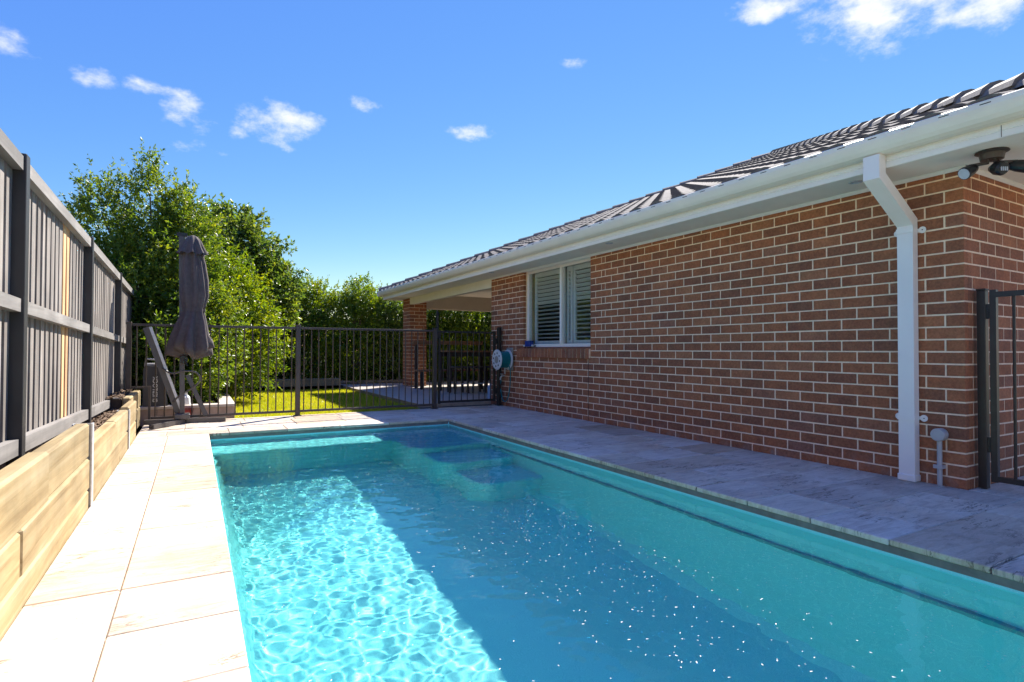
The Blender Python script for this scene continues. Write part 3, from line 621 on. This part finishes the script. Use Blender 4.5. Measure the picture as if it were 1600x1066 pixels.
# sleeper retaining wall
rw = thing('sleeper_wall', (-.57, 4., 0), 'low retaining wall of golden treated pine sleepers beside the paving', 'retaining wall')
def sleeper(x0, x1, y0, y1, z0, z1):
    part('sleeper', MB().box(x0, x1, y0, y1, z0, z1, ch=.012), 'sleeper', rw, loc=((x0+x1)/2, (y0+y1)/2, z0))
sleeper(-.607, -.532, 1.70, 4.115, -.10, .102); sleeper(-.607, -.532, -.7, 1.695, -.10, .102)
sleeper(-.604, -.529, 2.62, 4.115, .104, .285); sleeper(-.604, -.531, .3, 2.615, .104, .280); sleeper(-.604, -.531, -2, .295, .104, .28)
sleeper(-.606, -.534, 3.02, 4.112, .288, .492); sleeper(-.603, -.524, .62, 3.016, .284, .500); sleeper(-.603, -.530, -2, .615, .284, .49)
sleeper(-.606, -.531, 4.185, 6.32, -.03, .166); sleeper(-.604, -.529, 4.185, 5.36, .169, .362); sleeper(-.605, -.532, 5.364, 6.32, .169, .366)
sleeper(-.606, -.531, 6.375, 7.16, -.03, .168); sleeper(-.604, -.529, 6.375, 7.16, .171, .385)
sleeper(-.660, -.585, 7.165, 8.44, -.03, .21); sleeper(-.658, -.583, 7.165, 8.44, .213, .415)
for yp, h in ((4.15, .487), (6.348, .36)):
    part('steel_channel', MB().box(-.612, -.520, yp-.004, yp+.004, -.05, h).box(-.5275, -.5195, yp-.030, yp+.030, -.05, h).box(-.618, -.610, yp-.030, yp+.030, -.05, h), 'galv', rw)
struct('raised_soil', MB().box(-6, -.612, -2.2, 4.15, -.3, .30).box(-6, -.612, 4.15, 7.165, -.3, .27).box(-6, -.665, 7.165, 8.45, -.3, .405), 'soil')
mb = MB()
for i in range(2600):
    x = random.uniform(-.80, -.615); y = random.uniform(3.2, 8.3); z = (.30 if y < 4.15 else .27)+random.uniform(0, .03); l_ = random.uniform(.008, .03); wd = random.uniform(.004, .009); a = random.uniform(0, 3.14); tz = random.uniform(-.012, .012); ca, sa = math.cos(a), math.sin(a)
    if y > 7.15: x = min(x, -.67); z += .135
    mb.add([(x-l_*ca-wd*sa, y-l_*sa+wd*ca, z-tz), (x-l_*ca+wd*sa, y-l_*sa-wd*ca, z-tz), (x+l_*ca+wd*sa, y+l_*sa-wd*ca, z+tz), (x+l_*ca-wd*sa, y+l_*sa+wd*ca, z+tz)], [(0, 1, 2, 3)], random.random())
tag(put('mulch', mb.mesh('mulch', 'mulch')), 'dry bark mulch behind the sleeper wall', 'mulch', kind='stuff')
solo('galvanised_cap', MB().box(-.738, -.672, 7.19, 7.50, .406, .414), 'galv', (-.70, 7.34, .406), 'flat metal cover lying on the raised soil by the fence', 'cover')

# ------------------------------------------------------------------ pool safety fence and gate
YF = 8.38
pf = thing('pool_fence', (1.27, YF, 0), 'bronze tubular pool safety fence across the far end of the paving', 'pool fence')
FT = 1.245
def post(x, y_, h, par, w_=.05, m_='bronze', foot=True):
    p_ = part('post', MB().box(x-w_/2, x+w_/2, y_-w_/2, y_+w_/2, 0, h, ch=.003), m_, par, loc=(x, y_, 0))
    part('post_cap', MB().box(x-w_/2-.003, x+w_/2+.003, y_-w_/2-.003, y_+w_/2+.003, h, h+.012, ch=.003), m_, p_)
    if foot: part('base_plate', MB().box(x-.05, x+.05, y_-.05, y_+.05, .0, .008), m_, p_)
post(-.705, YF-.03, 1.25, pf, .055, foot=False); post(1.268, YF, 1.262, pf, .062); post(3.315, YF, 1.262, pf, .062)
for xa, xb, zl in ((-.675, 1.236, .065), (1.30, 3.283, .065)):
    lowx = -.47 if xa < 0 else xa
    part('rail', MB().box(xa, xb, YF-.019, YF+.019, FT-.030, FT, ch=.002), 'bronze', pf); part('rail', MB().box(lowx, xb, YF-.019, YF+.019, zl-.015, zl+.015, ch=.002), 'bronze', pf)
    if xa < 0:
        part('step_rail', MB().box(-.675, -.472, YF-.017, YF+.017, .44, .465).box(-.499, -.472, YF-.0175, YF+.0175, .03, .44), 'bronze', pf)
    nb_ = int((xb-xa)/.0975)
    for i in range(nb_):
        x = xa+(i+.5)*(xb-xa)/nb_; part('baluster', MB().tube([(x, YF, .455 if x < -.47 else zl), (x, YF, FT-.015)], .0082, 8), 'bronze', pf)
gate = thing('pool_gate', (3.95, YF, .05), 'bronze pool gate between the fence post and the brick wall', 'gate')
gx0, gx1 = 3.375, 4.40
part('gate_frame', MB().box(gx0, gx0+.035, YF-.02, YF+.02, .075, 1.245).box(gx1-.035, gx1, YF-.02, YF+.02, .075, 1.245).box(gx0+.035, gx1-.035, YF-.018, YF+.018, 1.205, 1.238).box(gx0+.035, gx1-.035, YF-.018, YF+.018, .085, .118), 'blackmetal', gate)
for i in range(9):
    x = gx0+.035+(i+.5)*(gx1-gx0-.07)/9; part('baluster', MB().tube([(x, YF, .1), (x, YF, 1.22)], .0082, 8), 'blackmetal', gate)
part('latch', MB().box(3.342, 3.372, YF-.03, YF+.03, 1.10, 1.52, ch=.004).tube([(3.357, YF, 1.52), (3.357, YF, 1.56)], .02, 10), 'black', gate)
for z in (.25, 1.08): part('hinge', MB().box(gx1, gx1+.03, YF-.022, YF+.01, z-.045, z+.045, ch=.003), 'black', gate)
post(4.475, YF, 1.30, gate, .062, 'blackmetal')
# near gate by the house corner
ng = thing('corner_gate', (4.72, 1.4, 0), 'black tubular pool gate hung beside the near house corner', 'gate')
GX = 4.685
part('post', MB().box(GX-.028, GX+.022, 1.745, 1.795, 0.004, 1.345, ch=.003), 'blackmetal', ng)
part('post_cap', MB().box(GX-.031, GX+.025, 1.742, 1.798, 1.345, 1.357, ch=.003), 'blackmetal', ng)
part('gate_frame', MB().box(GX-.018, GX+.018, 1.690, 1.726, .055, 1.345).box(GX-.018, GX+.018, .40, 1.690, 1.295, 1.330).box(GX-.018, GX+.018, .40, 1.690, .060, .095).box(GX-.018, GX+.018, .364, .40, .055, 1.345), 'blackmetal', ng)
for i in range(13): y = 1.69-(i+.92)*.0965; part('baluster', MB().tube([(GX, y, .08), (GX, y, 1.31)], .0088, 10), 'blackmetal', ng)
for z in (.30, 1.20): part('hinge', MB().box(GX-.02, GX+.014, 1.727, 1.744, z-.05, z+.05).tube([(GX-.02, 1.735, z), (GX-.024, 1.735, z)], .006, 8), 'black', ng)

# ------------------------------------------------------------------ hose reel, tap, things on the sill
HR = Vector((4.40, 8.10, .775))
reel = thing('hose_reel', (4.53, 8.10, .775), 'white hose reel with teal garden hose on the brick wall', 'hose reel')
part('wall_bracket', MB().box(4.515, 4.538, 8.00, 8.20, .60, .97, ch=.006), 'hub', reel)
for x in (4.285, 4.485):
    d_ = part('disc', MB().lathe([(.05, -.009), (.150, -.009), (.165, -.004), (.165, .006), (.150, .010), (.05, .010)], (x, HR.y, HR.z), 0, 36), 'plasticwhite', reel)
    if x < 4.3:
        for i in range(8): a = math.pi*i/4+.2; part('hole', MB().lathe([(0, -.0105), (.016, -.0105), (.016, -.008)], (x, HR.y+.108*math.cos(a), HR.z+.108*math.sin(a)), 0, 12), 'dark', d_)
        part('hub', MB().lathe([(0, -.014), (.058, -.014), (.062, -.008)], (x, HR.y, HR.z), 0, 24), 'hub', d_)
part('drum', MB().lathe([(.06, 0), (.06, .18)], (4.295, HR.y, HR.z), 0, 20), 'hub', reel)
pts = []
for i in range(560):
    t = i/560; lay = int(t*4); ph = t*4-lay; x = 4.306+.165*(ph if lay % 2 == 0 else 1-ph); a = i*.36; rr = .086+.014*lay+.004*math.sin(i*.7); pts.append((x, HR.y+rr*math.cos(a), HR.z+rr*math.sin(a)))
part('coiled_hose', MB().tube(pts, .0085, 6), 'teal', reel, smooth=False)
e = Vector(pts[-1]); hpts = [Vector((4.40, 7.94, .70)), Vector((4.43, 7.92, .62)), Vector((4.46, 7.97, .42)), Vector((4.47, 8.03, .22)), Vector((4.475, 8.12, .10)), Vector((4.48, 8.22, .085)), Vector((4.485, 8.30, .16)), Vector((4.49, 8.36, .30)), Vector((4.49, 8.34, .43))]
def smooth_pts(p, n=6):
    out = []
    for i in range(len(p)-1):
        a, b, c, d = p[max(i-1, 0)], p[i], p[i+1], p[min(i+2, len(p)-1)]
        for j in range(n):
            t = j/n; out.append(.5*((2*b)+(c-a)*t+(2*a-5*b+4*c-d)*t*t+(3*b-a-3*c+d)*t**3))
    return out+[p[-1]]
part('hose_tail', MB().tube(smooth_pts(hpts), .0085, 8), 'teal', reel, smooth=False)
tap = thing('garden_tap', (4.53, 8.30, .45), 'small metal garden tap on the wall below the hose reel', 'tap')
part('body', MB().tube([(4.54, 8.31, .50), (4.49, 8.31, .50), (4.475, 8.33, .47), (4.475, 8.335, .43)], .012, 8), 'galv', tap); part('handle', MB().box(4.478, 4.502, 8.275, 8.345, .525, .535).tube([(4.49, 8.31, .5), (4.49, 8.31, .53)], .006, 8), 'galv', tap)
part('back_plate', MB().box(4.532, 4.5385, 8.27, 8.31, .53, .64), 'plasticwhite', tap)
bx_ = hit(826, 534, 0, 4.56); bx = thing('blue_box', (4.575, bx_.y, .98), 'small blue plastic box on the window sill', 'box')
part('box_body', MB().box(4.535, 4.605, bx_.y-.075, bx_.y+.075, .984, 1.066, ch=.006), 'blue', bx); part('lid', MB().box(4.531, 4.609, bx_.y-.079, bx_.y+.079, 1.066, 1.078, ch=.004), 'blue', bx)
for i, (dy, sz, m_, nm, lb) in enumerate(((-.125, .019, 'galv', 'brass_fitting', 'round metal hose fitting right of the blue box on the sill'), (-.20, .015, 'black', 'hose_connector', 'dark hose connector lying farthest right on the window sill'), (.115, .018, 'plasticwhite', 'hose_nozzle', 'pale hose nozzle left of the blue box on the sill'))):
    solo(nm, MB().tube([(4.545, bx_.y+dy-.03, .981+sz), (4.55, bx_.y+dy, .981+sz), (4.56, bx_.y+dy+.022, .983+sz)], [sz*.7, sz, sz*.55], 10), m_, (4.55, bx_.y+dy, .98), lb, 'hose fitting')

# ------------------------------------------------------------------ folded cantilever umbrella, cleaner caddy
UX, UY = -.125, 8.17
um = thing('folded_umbrella', (UX, UY, 0), 'folded charcoal cantilever umbrella on a cross base', 'umbrella')
base = part('cross_base', MB().bar((-.53, 8.27, .030), (.36, 8.15, .030), .06, .05).bar((UX-.30, 7.72, .0285), (UX+.01, UY-.01, .0285), .06, .047).bar((UX+.02, UY+.02, .0285), (UX+.18, 8.34, .0285), .06, .047), 'greymetal', um)
part('hub', MB().box(UX-.085, UX+.085, UY-.08, UY+.08, .056, .125, ch=.01), 'greymetal', base)
mast = part('mast', MB().bar((UX, UY+.02, .10), (UX-.035, UY+.05, 2.36), .075, .055), 'greymetal', um)
part('mast_cap', MB().bar((UX-.085, UY+.045, 2.37), (UX+.03, UY+.045, 2.37), .07, .045), 'black', mast); part('track', MB().bar((UX+.046, UY+.03, 1.0), (UX+.022, UY+.04, 2.36), .016, .04), 'galv', mast)
part('support_arm', MB().bar((UX-.04, UY+.06, .13), (-.52, UY+.06, 1.195), .045, .075), 'greymetal', um); part('arm_track', MB().bar((UX+.0, UY+.02, .13), (-.475, UY+.02, 1.20), .012, .03), 'galv', um)
part('brace', MB().bar((UX+.05, UY+.05, .60), (UX+.26, UY+.10, .08), .03, .05), 'greymetal', um)
part('crank', MB().lathe([(0, -.035), (.045, -.035), (.05, 0), (.045, .035), (0, .035)], (UX+.01, UY-.045, .80), 1, 16).tube([(UX+.02, UY-.08, .80), (UX+.02, UY-.12, .80), (UX+.05, UY-.12, .72)], .010, 8), 'black', um)
cp = [Vector((UX-.22, UY-.0, .70)), Vector((UX-.12, UY-.03, .63)), Vector((UX+.02, UY-.06, .655)), Vector((UX+.14, UY-.06, .64)), Vector((UX+.19, UY-.04, .55)), Vector((UX+.12, UY-.03, .45)), Vector((UX-.02, UY+.0, .36)), Vector((UX-.10, UY+.03, .27))]
part('hose_loop', MB().tube(smooth_pts(cp), .011, 8), 'greymetal', um, smooth=False)
CXU, CYU = UX+.105, UY-.03
prof = [(.84, .05, .0), (.90, .215, .30), (.98, .205, .30), (1.10, .175, .26), (1.25, .145, .22), (1.385, .112, .16), (1.42, .104, .10), (1.455, .112, .16), (1.60, .130, .22), (1.80, .125, .22), (2.0, .112, .2), (2.15, .095, .15), (2.20, .088, .12)]
NA = 48; mb = MB(); v = []
for z, r_, am in prof:
    for j in range(NA):
        th = 2*math.pi*j/NA; fold = am*(.62*math.cos(8*th+1.2*math.sin(z*2.2))+.38*math.cos(5*th+z*3)); lowz = .05*math.cos(3*th+.8) if z < 1. else 0
        v.append((CXU+r_*(1+1.5*fold)*math.cos(th)+.012*math.sin(z*5), CYU+r_*.85*(1+1.5*fold)*math.sin(th), z+lowz+.006*math.cos(8*th)))
mb.add(v, [(i*NA+j, i*NA+(j+1) % NA, (i+1)*NA+(j+1) % NA, (i+1)*NA+j) for i in range(len(prof)-1) for j in range(NA)])
cn = part('canopy', mb, 'canvas', um, smooth=True)
v = []; cpz = [(2.125, .150, .22), (2.20, .118, .18), (2.29, .088, .12), (2.345, .05, .05), (2.365, .008, 0)]
for z, r_, am in cpz:
    for j in range(NA): th = 2*math.pi*j/NA; fo = 1+am*math.cos(8*th+.6); v.append((CXU-.012+r_*fo*math.cos(th), CYU+r_*.85*fo*math.sin(th), z+(.012*math.cos(8*th) if z < 2.14 else 0)))
part('top_vent', MB().add(v, [(i*NA+j, i*NA+(j+1) % NA, (i+1)*NA+(j+1) % NA, (i+1)*NA+j) for i in range(len(cpz)-1) for j in range(NA)]), 'canvas', cn, smooth=True)
v = []
for z in (1.405, 1.438):
    for j in range(NA): th = 2*math.pi*j/NA; rr = .112*(1+.10*math.cos(8*th+1.2*math.sin(1.42*2.2))); v.append((CXU+.012*math.sin(7.1)+rr*math.cos(th)*1.04, CYU+rr*.85*math.sin(th)*1.04, z))
part('tie_strap', MB().add(v, [(j, (j+1) % NA, NA+(j+1) % NA, NA+j) for j in range(NA)]), 'canvas', cn)
# pool cleaner caddy with lettering
cad = thing('cleaner_caddy', (-.45, 8.72, 0), 'dark pool cleaner caddy with white vertical lettering behind the fence', 'pool cleaner')
body = part('body', MB().prism([(-.575, .09), (-.36, .03), (-.300, .10), (-.335, .60), (-.40, .69), (-.55, .72), (-.575, .66)], 1, 8.66, 8.90), 'caddy', cad)
part('handle', MB().tube([(-.56, 8.78, .70), (-.55, 8.78, .80), (-.42, 8.78, .79), (-.40, 8.78, .68)], .014, 8).box(-.555, -.37, 8.70, 8.86, .705, .745, ch=.01), 'plasticgrey', cad)
for x in (-.52, -.34): part('wheel', MB().lathe([(0, -.02), (.062, -.02), (.07, 0), (.062, .02), (0, .02)], (x, 8.655, .072), 1, 18), 'rubber', cad)
fc = bpy.data.curves.new('lettering', 'FONT'); fc.body = 'SHERLOCK'; fc.size = .093; fc.extrude = .0012; fc.space_character = .98; fc.offset = .0012
fo = bpy.data.objects.new('tmp', fc); col.objects.link(fo); bpy.context.view_layer.update()
tmesh = bpy.data.meshes.new_from_object(fo.evaluated_get(bpy.context.evaluated_depsgraph_get())); bpy.data.objects.remove(fo); tmesh.materials.clear(); tmesh.materials.append(MAT['letter'])
xs_ = [vv.co.x for vv in tmesh.vertices]; tl_ = max(xs_)-min(xs_)
o = put('lettering', tmesh, body, (-.415, 8.657, .24), (R(90), R(-90), 0)); o.scale = (.335/tl_, .80, 1)
solo('red_bucket', MB().lathe([(0, 0), (.075, 0), (.095, .15), (.100, .155), (.09, .15), (.07, .012), (0, .012)], (-.10, 8.62, -.02), 2, 20), 'red', (-.10, 8.62, -.02), 'small red bucket behind the umbrella base', 'bucket')
solo('plastic_sack', MB().lathe([(0, 0), (.07, .0), (.085, .06), (.075, .15), (.04, .19), (.045, .21), (0, .215)], (-.12, 8.80, .13), 2, 9), 'plasticwhite', (-.12, 8.80, .13), 'pale crumpled sack on the ground behind the fence bars', 'sack')
solo('chemical_tub', MB().box(4.60, 4.72, 8.95, 9.07, .045, .30, ch=.015).box(4.63, 4.69, 8.98, 9.04, .30, .335), 'paleblue', (4.66, 9.01, .045), 'pale blue plastic tub on the patio behind the gate', 'tub')

# ------------------------------------------------------------------ planter, edging, patio furniture
pl = thing('planter_bed', (-.1, 9.8, -.1), 'low block planter wall behind the pool fence below the trees', 'planter')
for i in range(4):
    x0 = -.72+i*.303; part('block', MB().box(x0+.002, x0+.301, 8.62, 8.78, -.06, .145, ch=.004), 'planter', pl, loc=(x0+.15, 8.7, .0))
    part('cap_stone', MB().box(x0+.001, x0+.302, 8.60, 8.80, .147, .185, ch=.004), 'plantercap', pl, loc=(x0+.15, 8.7, .15))
for i in range(8):
    y0 = 8.80+i*.3; part('block', MB().box(.33, .48, y0+.002, y0+.298, -.06, .145, ch=.004), 'planter', pl, loc=(.4, y0+.15, 0)); part('cap_stone', MB().box(.31, .50, y0+.001, y0+.299, .147, .185, ch=.004), 'plantercap', pl, loc=(.4, y0+.15, .15))
part('soil', MB().box(-.72, .33, 8.78, 11.2, -.2, .13), 'soil', pl)
eg = thing('garden_edging', (2., 14.1, 0), 'weathered sleeper edging along the far side of the lawn', 'edging')
for x0, x1 in ((-.6, .95), (.96, 3.12)): part('sleeper', MB().box(x0, x1, 14.06, 14.14, -.06, .235, ch=.006), 'edging', eg, loc=((x0+x1)/2, 14.1, 0))
part('sleeper', MB().box(3.14, 5.6, 14.77, 14.85, -.05, .13, ch=.006), 'edging', eg, loc=(4.3, 14.8, 0))
pe = thing('patio_edging', (3.19, 11.5, -.05), 'timber sleeper edging between the lawn and the patio', 'edging')
for y0, y1 in ((DY1+.36, 11.2), (11.203, 14.04)): part('sleeper', MB().box(3.185, 3.201, y0, y1, -.15, .046, ch=.003), 'sleeper', pe, loc=(3.19, (y0+y1)/2, 0))
tb = thing('patio_table', (5.0, 11.2, .045), 'high timber patio table seen through the pool gate', 'table')
for i in range(5): part('slat', MB().box(4.62, 5.72, 10.92+i*.125, 11.04+i*.125, .885, .92, ch=.003), 'decking', tb)
for x in (4.67, 5.67):
    for y in (10.97, 11.49): part('leg', MB().box(x-.035, x+.035, y-.035, y+.035, .0445, .884), 'darktimber', tb)
part('apron', MB().box(4.70, 5.64, 10.96, 10.985, .79, .883).box(4.70, 5.64, 11.475, 11.50, .79, .883), 'darktimber', tb)
bn = thing('patio_bench', (5.1, 12.1, .045), 'long dark timber bench with high back rail behind the patio table', 'bench')
part('seat', MB().box(4.40, 6.1, 11.95, 12.32, .44, .48, ch=.004), 'decking', bn); part('back_rail', MB().box(4.36, 6.14, 12.34, 12.385, 1.055, 1.145, ch=.004), 'decking', bn)
for x in (4.44, 5.25, 6.06):
    part('leg', MB().box(x-.03, x+.03, 12.335, 12.395, .0445, 1.054), 'darktimber', bn); part('leg', MB().box(x-.03, x+.03, 11.96, 12.02, .0445, .439), 'darktimber', bn)
for i, x in enumerate((4.74, 5.14, 5.54)):
    st = thing('bar_stool', (x, 10.62, .045), ['left stool of the three in front of the patio table', 'middle stool of the three in front of the patio table', 'right stool of the three in front of the patio table'][i], 'stool', 'stools at the patio table')
    part('seat', MB().box(x-.16, x+.16, 10.47, 10.77, .555, .595, ch=.008), 'darktimber', st)
    for a in (-1, 1):
        for b in (-1, 1): part('leg', MB().bar((x+a*.12, 10.62+b*.11, .553), (x+a*.15, 10.62+b*.14, .0455), .032, .032), 'darktimber', st)
    part('foot_rail', MB().bar((x-.145, 10.50, .24), (x+.145, 10.50, .24), .022, .022), 'galv', st)

# ------------------------------------------------------------------ trees and hedge
def foliage(lobes, ntw, nleaf, ll, lw, seed, upb=.35, spike=None):
    r = np.random.default_rng(seed); C = np.array([l[:3] for l in lobes]); Rr = np.array([l[3:6] for l in lobes]); vol = Rr.prod(1)**.6; pr = vol/vol.sum()
    k = r.choice(len(lobes), ntw, p=pr); d = r.normal(size=(ntw, 3)); d /= np.linalg.norm(d, axis=1)[:, None]
    q = r.uniform(.42, 1.08, ntw)**.6; q *= 1+.16*np.sin(d[:, 0]*7+k)*np.cos(d[:, 2]*6+d[:, 1]*5)
    P = C[k]+d*Rr[k]*q[:, None]
    td = d+np.array([0, 0, upb])+r.normal(0, .35, (ntw, 3)); td /= np.linalg.norm(td, axis=1)[:, None]
    tl_ = r.uniform(.16, .34, ntw); tw = r.uniform(0, 1, ntw)
    tt = r.uniform(0, 1, (ntw, nleaf)); pos = P[:, None]+td[:, None]*(tl_[:, None]*tt)[..., None]
    ld_ = td[:, None]*.55+r.normal(0, .6, (ntw, nleaf, 3)); ld_ /= np.linalg.norm(ld_, axis=-1)[..., None]
    sdv = np.cross(ld_, r.normal(size=ld_.shape)); sdv /= np.linalg.norm(sdv, axis=-1)[..., None]
    s_ = r.uniform(.65, 1.25, (ntw, nleaf))[..., None]; L_ = ld_*ll*s_; W_ = sdv*lw*s_; nrm = np.cross(L_, W_); nrm /= np.linalg.norm(nrm, axis=-1)[..., None]
    a = pos; b = pos+L_*.5+W_-nrm*lw*.35; c = pos+L_; e_ = pos+L_*.5-W_-nrm*lw*.35
    V = np.stack([a, b, c, a, c, e_], 2).reshape(-1, 3, 3); V[..., 2] = np.maximum(V[..., 2], .02)
    pc = np.repeat((.55*tw[:, None]+.45*r.uniform(0, 1, (ntw, nleaf))).reshape(-1), 2)
    return V, pc, P
def tree(name, base, lobes, ntw, nleaf, mat, label, cat, group=None, ll=.062, lw=.0125, seed=1, trunk=.05, stems=1):
    t = thing(name, base, label, cat, group); V, pc, P = foliage(lobes, ntw, nleaf, ll, lw, seed)
    V = V-np.array(base); put('crown', fast_mesh('crown', V, mat, pc, 3), t, base)
    mb = MB(); rr = random.Random(seed)
    for s_ in range(stems):
        b = Vector(base)+Vector((rr.uniform(-.08, .08), rr.uniform(-.08, .08), -.05)) if stems > 1 else Vector(base)+Vector((0, 0, -.05))
        top = Vector(lobes[min(s_, len(lobes)-1)][:3])+Vector((0, 0, lobes[min(s_, len(lobes)-1)][5]*.55)); n = 7
        pts = [b.lerp(top, i/n)+Vector((rr.uniform(-.05, .05), rr.uniform(-.05, .05), 0))*(1 if 0 < i < n else 0) for i in range(n+1)]
        mb.tube(pts, [trunk*(1-.85*i/n) for i in range(n+1)], 7)
    st = [Vector(lobes[0][:3]).lerp(Vector(base), u) for u in (.0, .2, .4, .6)]
    for i in rr.sample(range(len(P)), min(70, len(P))):
        p = Vector(P[i]); j = min(st, key=lambda q: (q-p).length+max(0, q.z-p.z)*2); mid = j.lerp(p, .55)+Vector((0, 0, -.06)); mb.tube([j, mid, p], [trunk*.32, trunk*.2, .004], 5, False)
    part('trunk', mb, 'bark', t, smooth=True)
    return t
tree('tall_lilly_pilly', (-.42, 10.35, .12), [(-.55, 10.4, 1.65, .80, .75, 1.20), (-.64, 10.45, 2.95, .25, .3, .92), (-1.26, 10.5, 2.5, .34, .42, .95), (-.12, 10.5, 2.3, .46, .5, 1.05), (-.20, 10.5, 2.85, .19, .22, .66), (-1.0, 10.3, 1.45, .62, .6, 1.0), (.05, 10.2, 1.25, .55, .55, .85), (-.15, 9.6, .75, .55, .5, .55)], 6400, 15, 'leafA', 'tallest feathery green tree rising above the timber fence behind the folded umbrella', 'tree', seed=3, trunk=.055, stems=3)
tree('broad_tree', (.75, 12.4, -.03), [(.65, 12.4, 2.55, .75, .75, 1.0), (1.05, 12.5, 2.05, .75, .75, .95), (.35, 12.2, 1.55, .8, .7, 1.0), (1.35, 12.6, 2.0, .40, .5, .6), (.45, 12.5, 3.2, .50, .5, .45)], 3000, 14, 'leafB', 'rounded darker tree with drooping leaves right of the tall tree', 'tree', seed=5, ll=.085, lw=.022, trunk=.07, stems=2)
tree('weeping_shrub', (.55, 11.2, -.03), [(.60, 11.15, 1.35, .62, .55, .95), (.85, 11.25, .95, .55, .5, .75), (.45, 11.0, 1.95, .42, .42, .62), (.25, 10.7, .75, .5, .5, .6)], 1900, 15, 'leafC', 'bright yellow-green shrub drooping over the lawn beside the planter', 'shrub', seed=8, ll=.066, lw=.0125, trunk=.04, stems=2)
hx = [-1.6, -.4, .75, 1.75, 2.75, 3.75, 4.75, 5.8, 6.9, 8.0, 9.2]
hz = [2.6, 2.7, 2.45, 2.85, 2.62, 2.72, 2.45, 2.55, 2.70, 2.6, 2.7]
pos_lab = ['behind the left end of the lawn, partly hidden by the tall tree', 'behind the lawn, second from the left', 'behind the lawn, just right of the rounded tree', 'with the highest top, right of the rounded tree', 'in the middle of the row behind the lawn', 'just left of the brick column', 'directly behind the brick column', 'just right of the brick column', 'seen above the middle of the pool gate', 'seen beside the brick wall end through the gate', 'at the far right end, mostly hidden by the house']
for i, (x, h) in enumerate(zip(hx, hz)):
    yb = 15.35+.12*math.sin(i*2.1)
    lob = [(x, yb, h*.50, .66, .60, h*.47), (x+.22*math.sin(i*3), yb-.05, h*.80, .42, .42, h*.22), (x-.25, yb+.02, h*.66, .46, .45, h*.28), (x+.28, yb-.1, h*.62, .45, .45, h*.30), (x, yb-.15, .62, .62, .5, .55)]
    tree('hedge_shrub', (x, yb, .05), lob, 1700, 14, 'leafC' if i % 3 else 'leafB', 'dense hedge shrub '+pos_lab[i], 'shrub', 'hedge along the back boundary', seed=20+i, ll=.068, lw=.0155, trunk=.04, stems=2)
bf = thing('boundary_fence', (4, 16.4, .05), 'dark timber back fence hidden behind the hedge', 'fence')
mb = MB(); x = -6.
while x < 13.: mb.box(x, x+.092, 16.40, 16.418, .05, 1.8, random.random()*.98+.01); x += .1
part('palings', mb, 'darktimber', bf, kind='stuff')
for z in (.4, 1.5): part('rail', MB().box(-6, 13, 16.36, 16.399, z, z+.07), 'darktimber', bf)
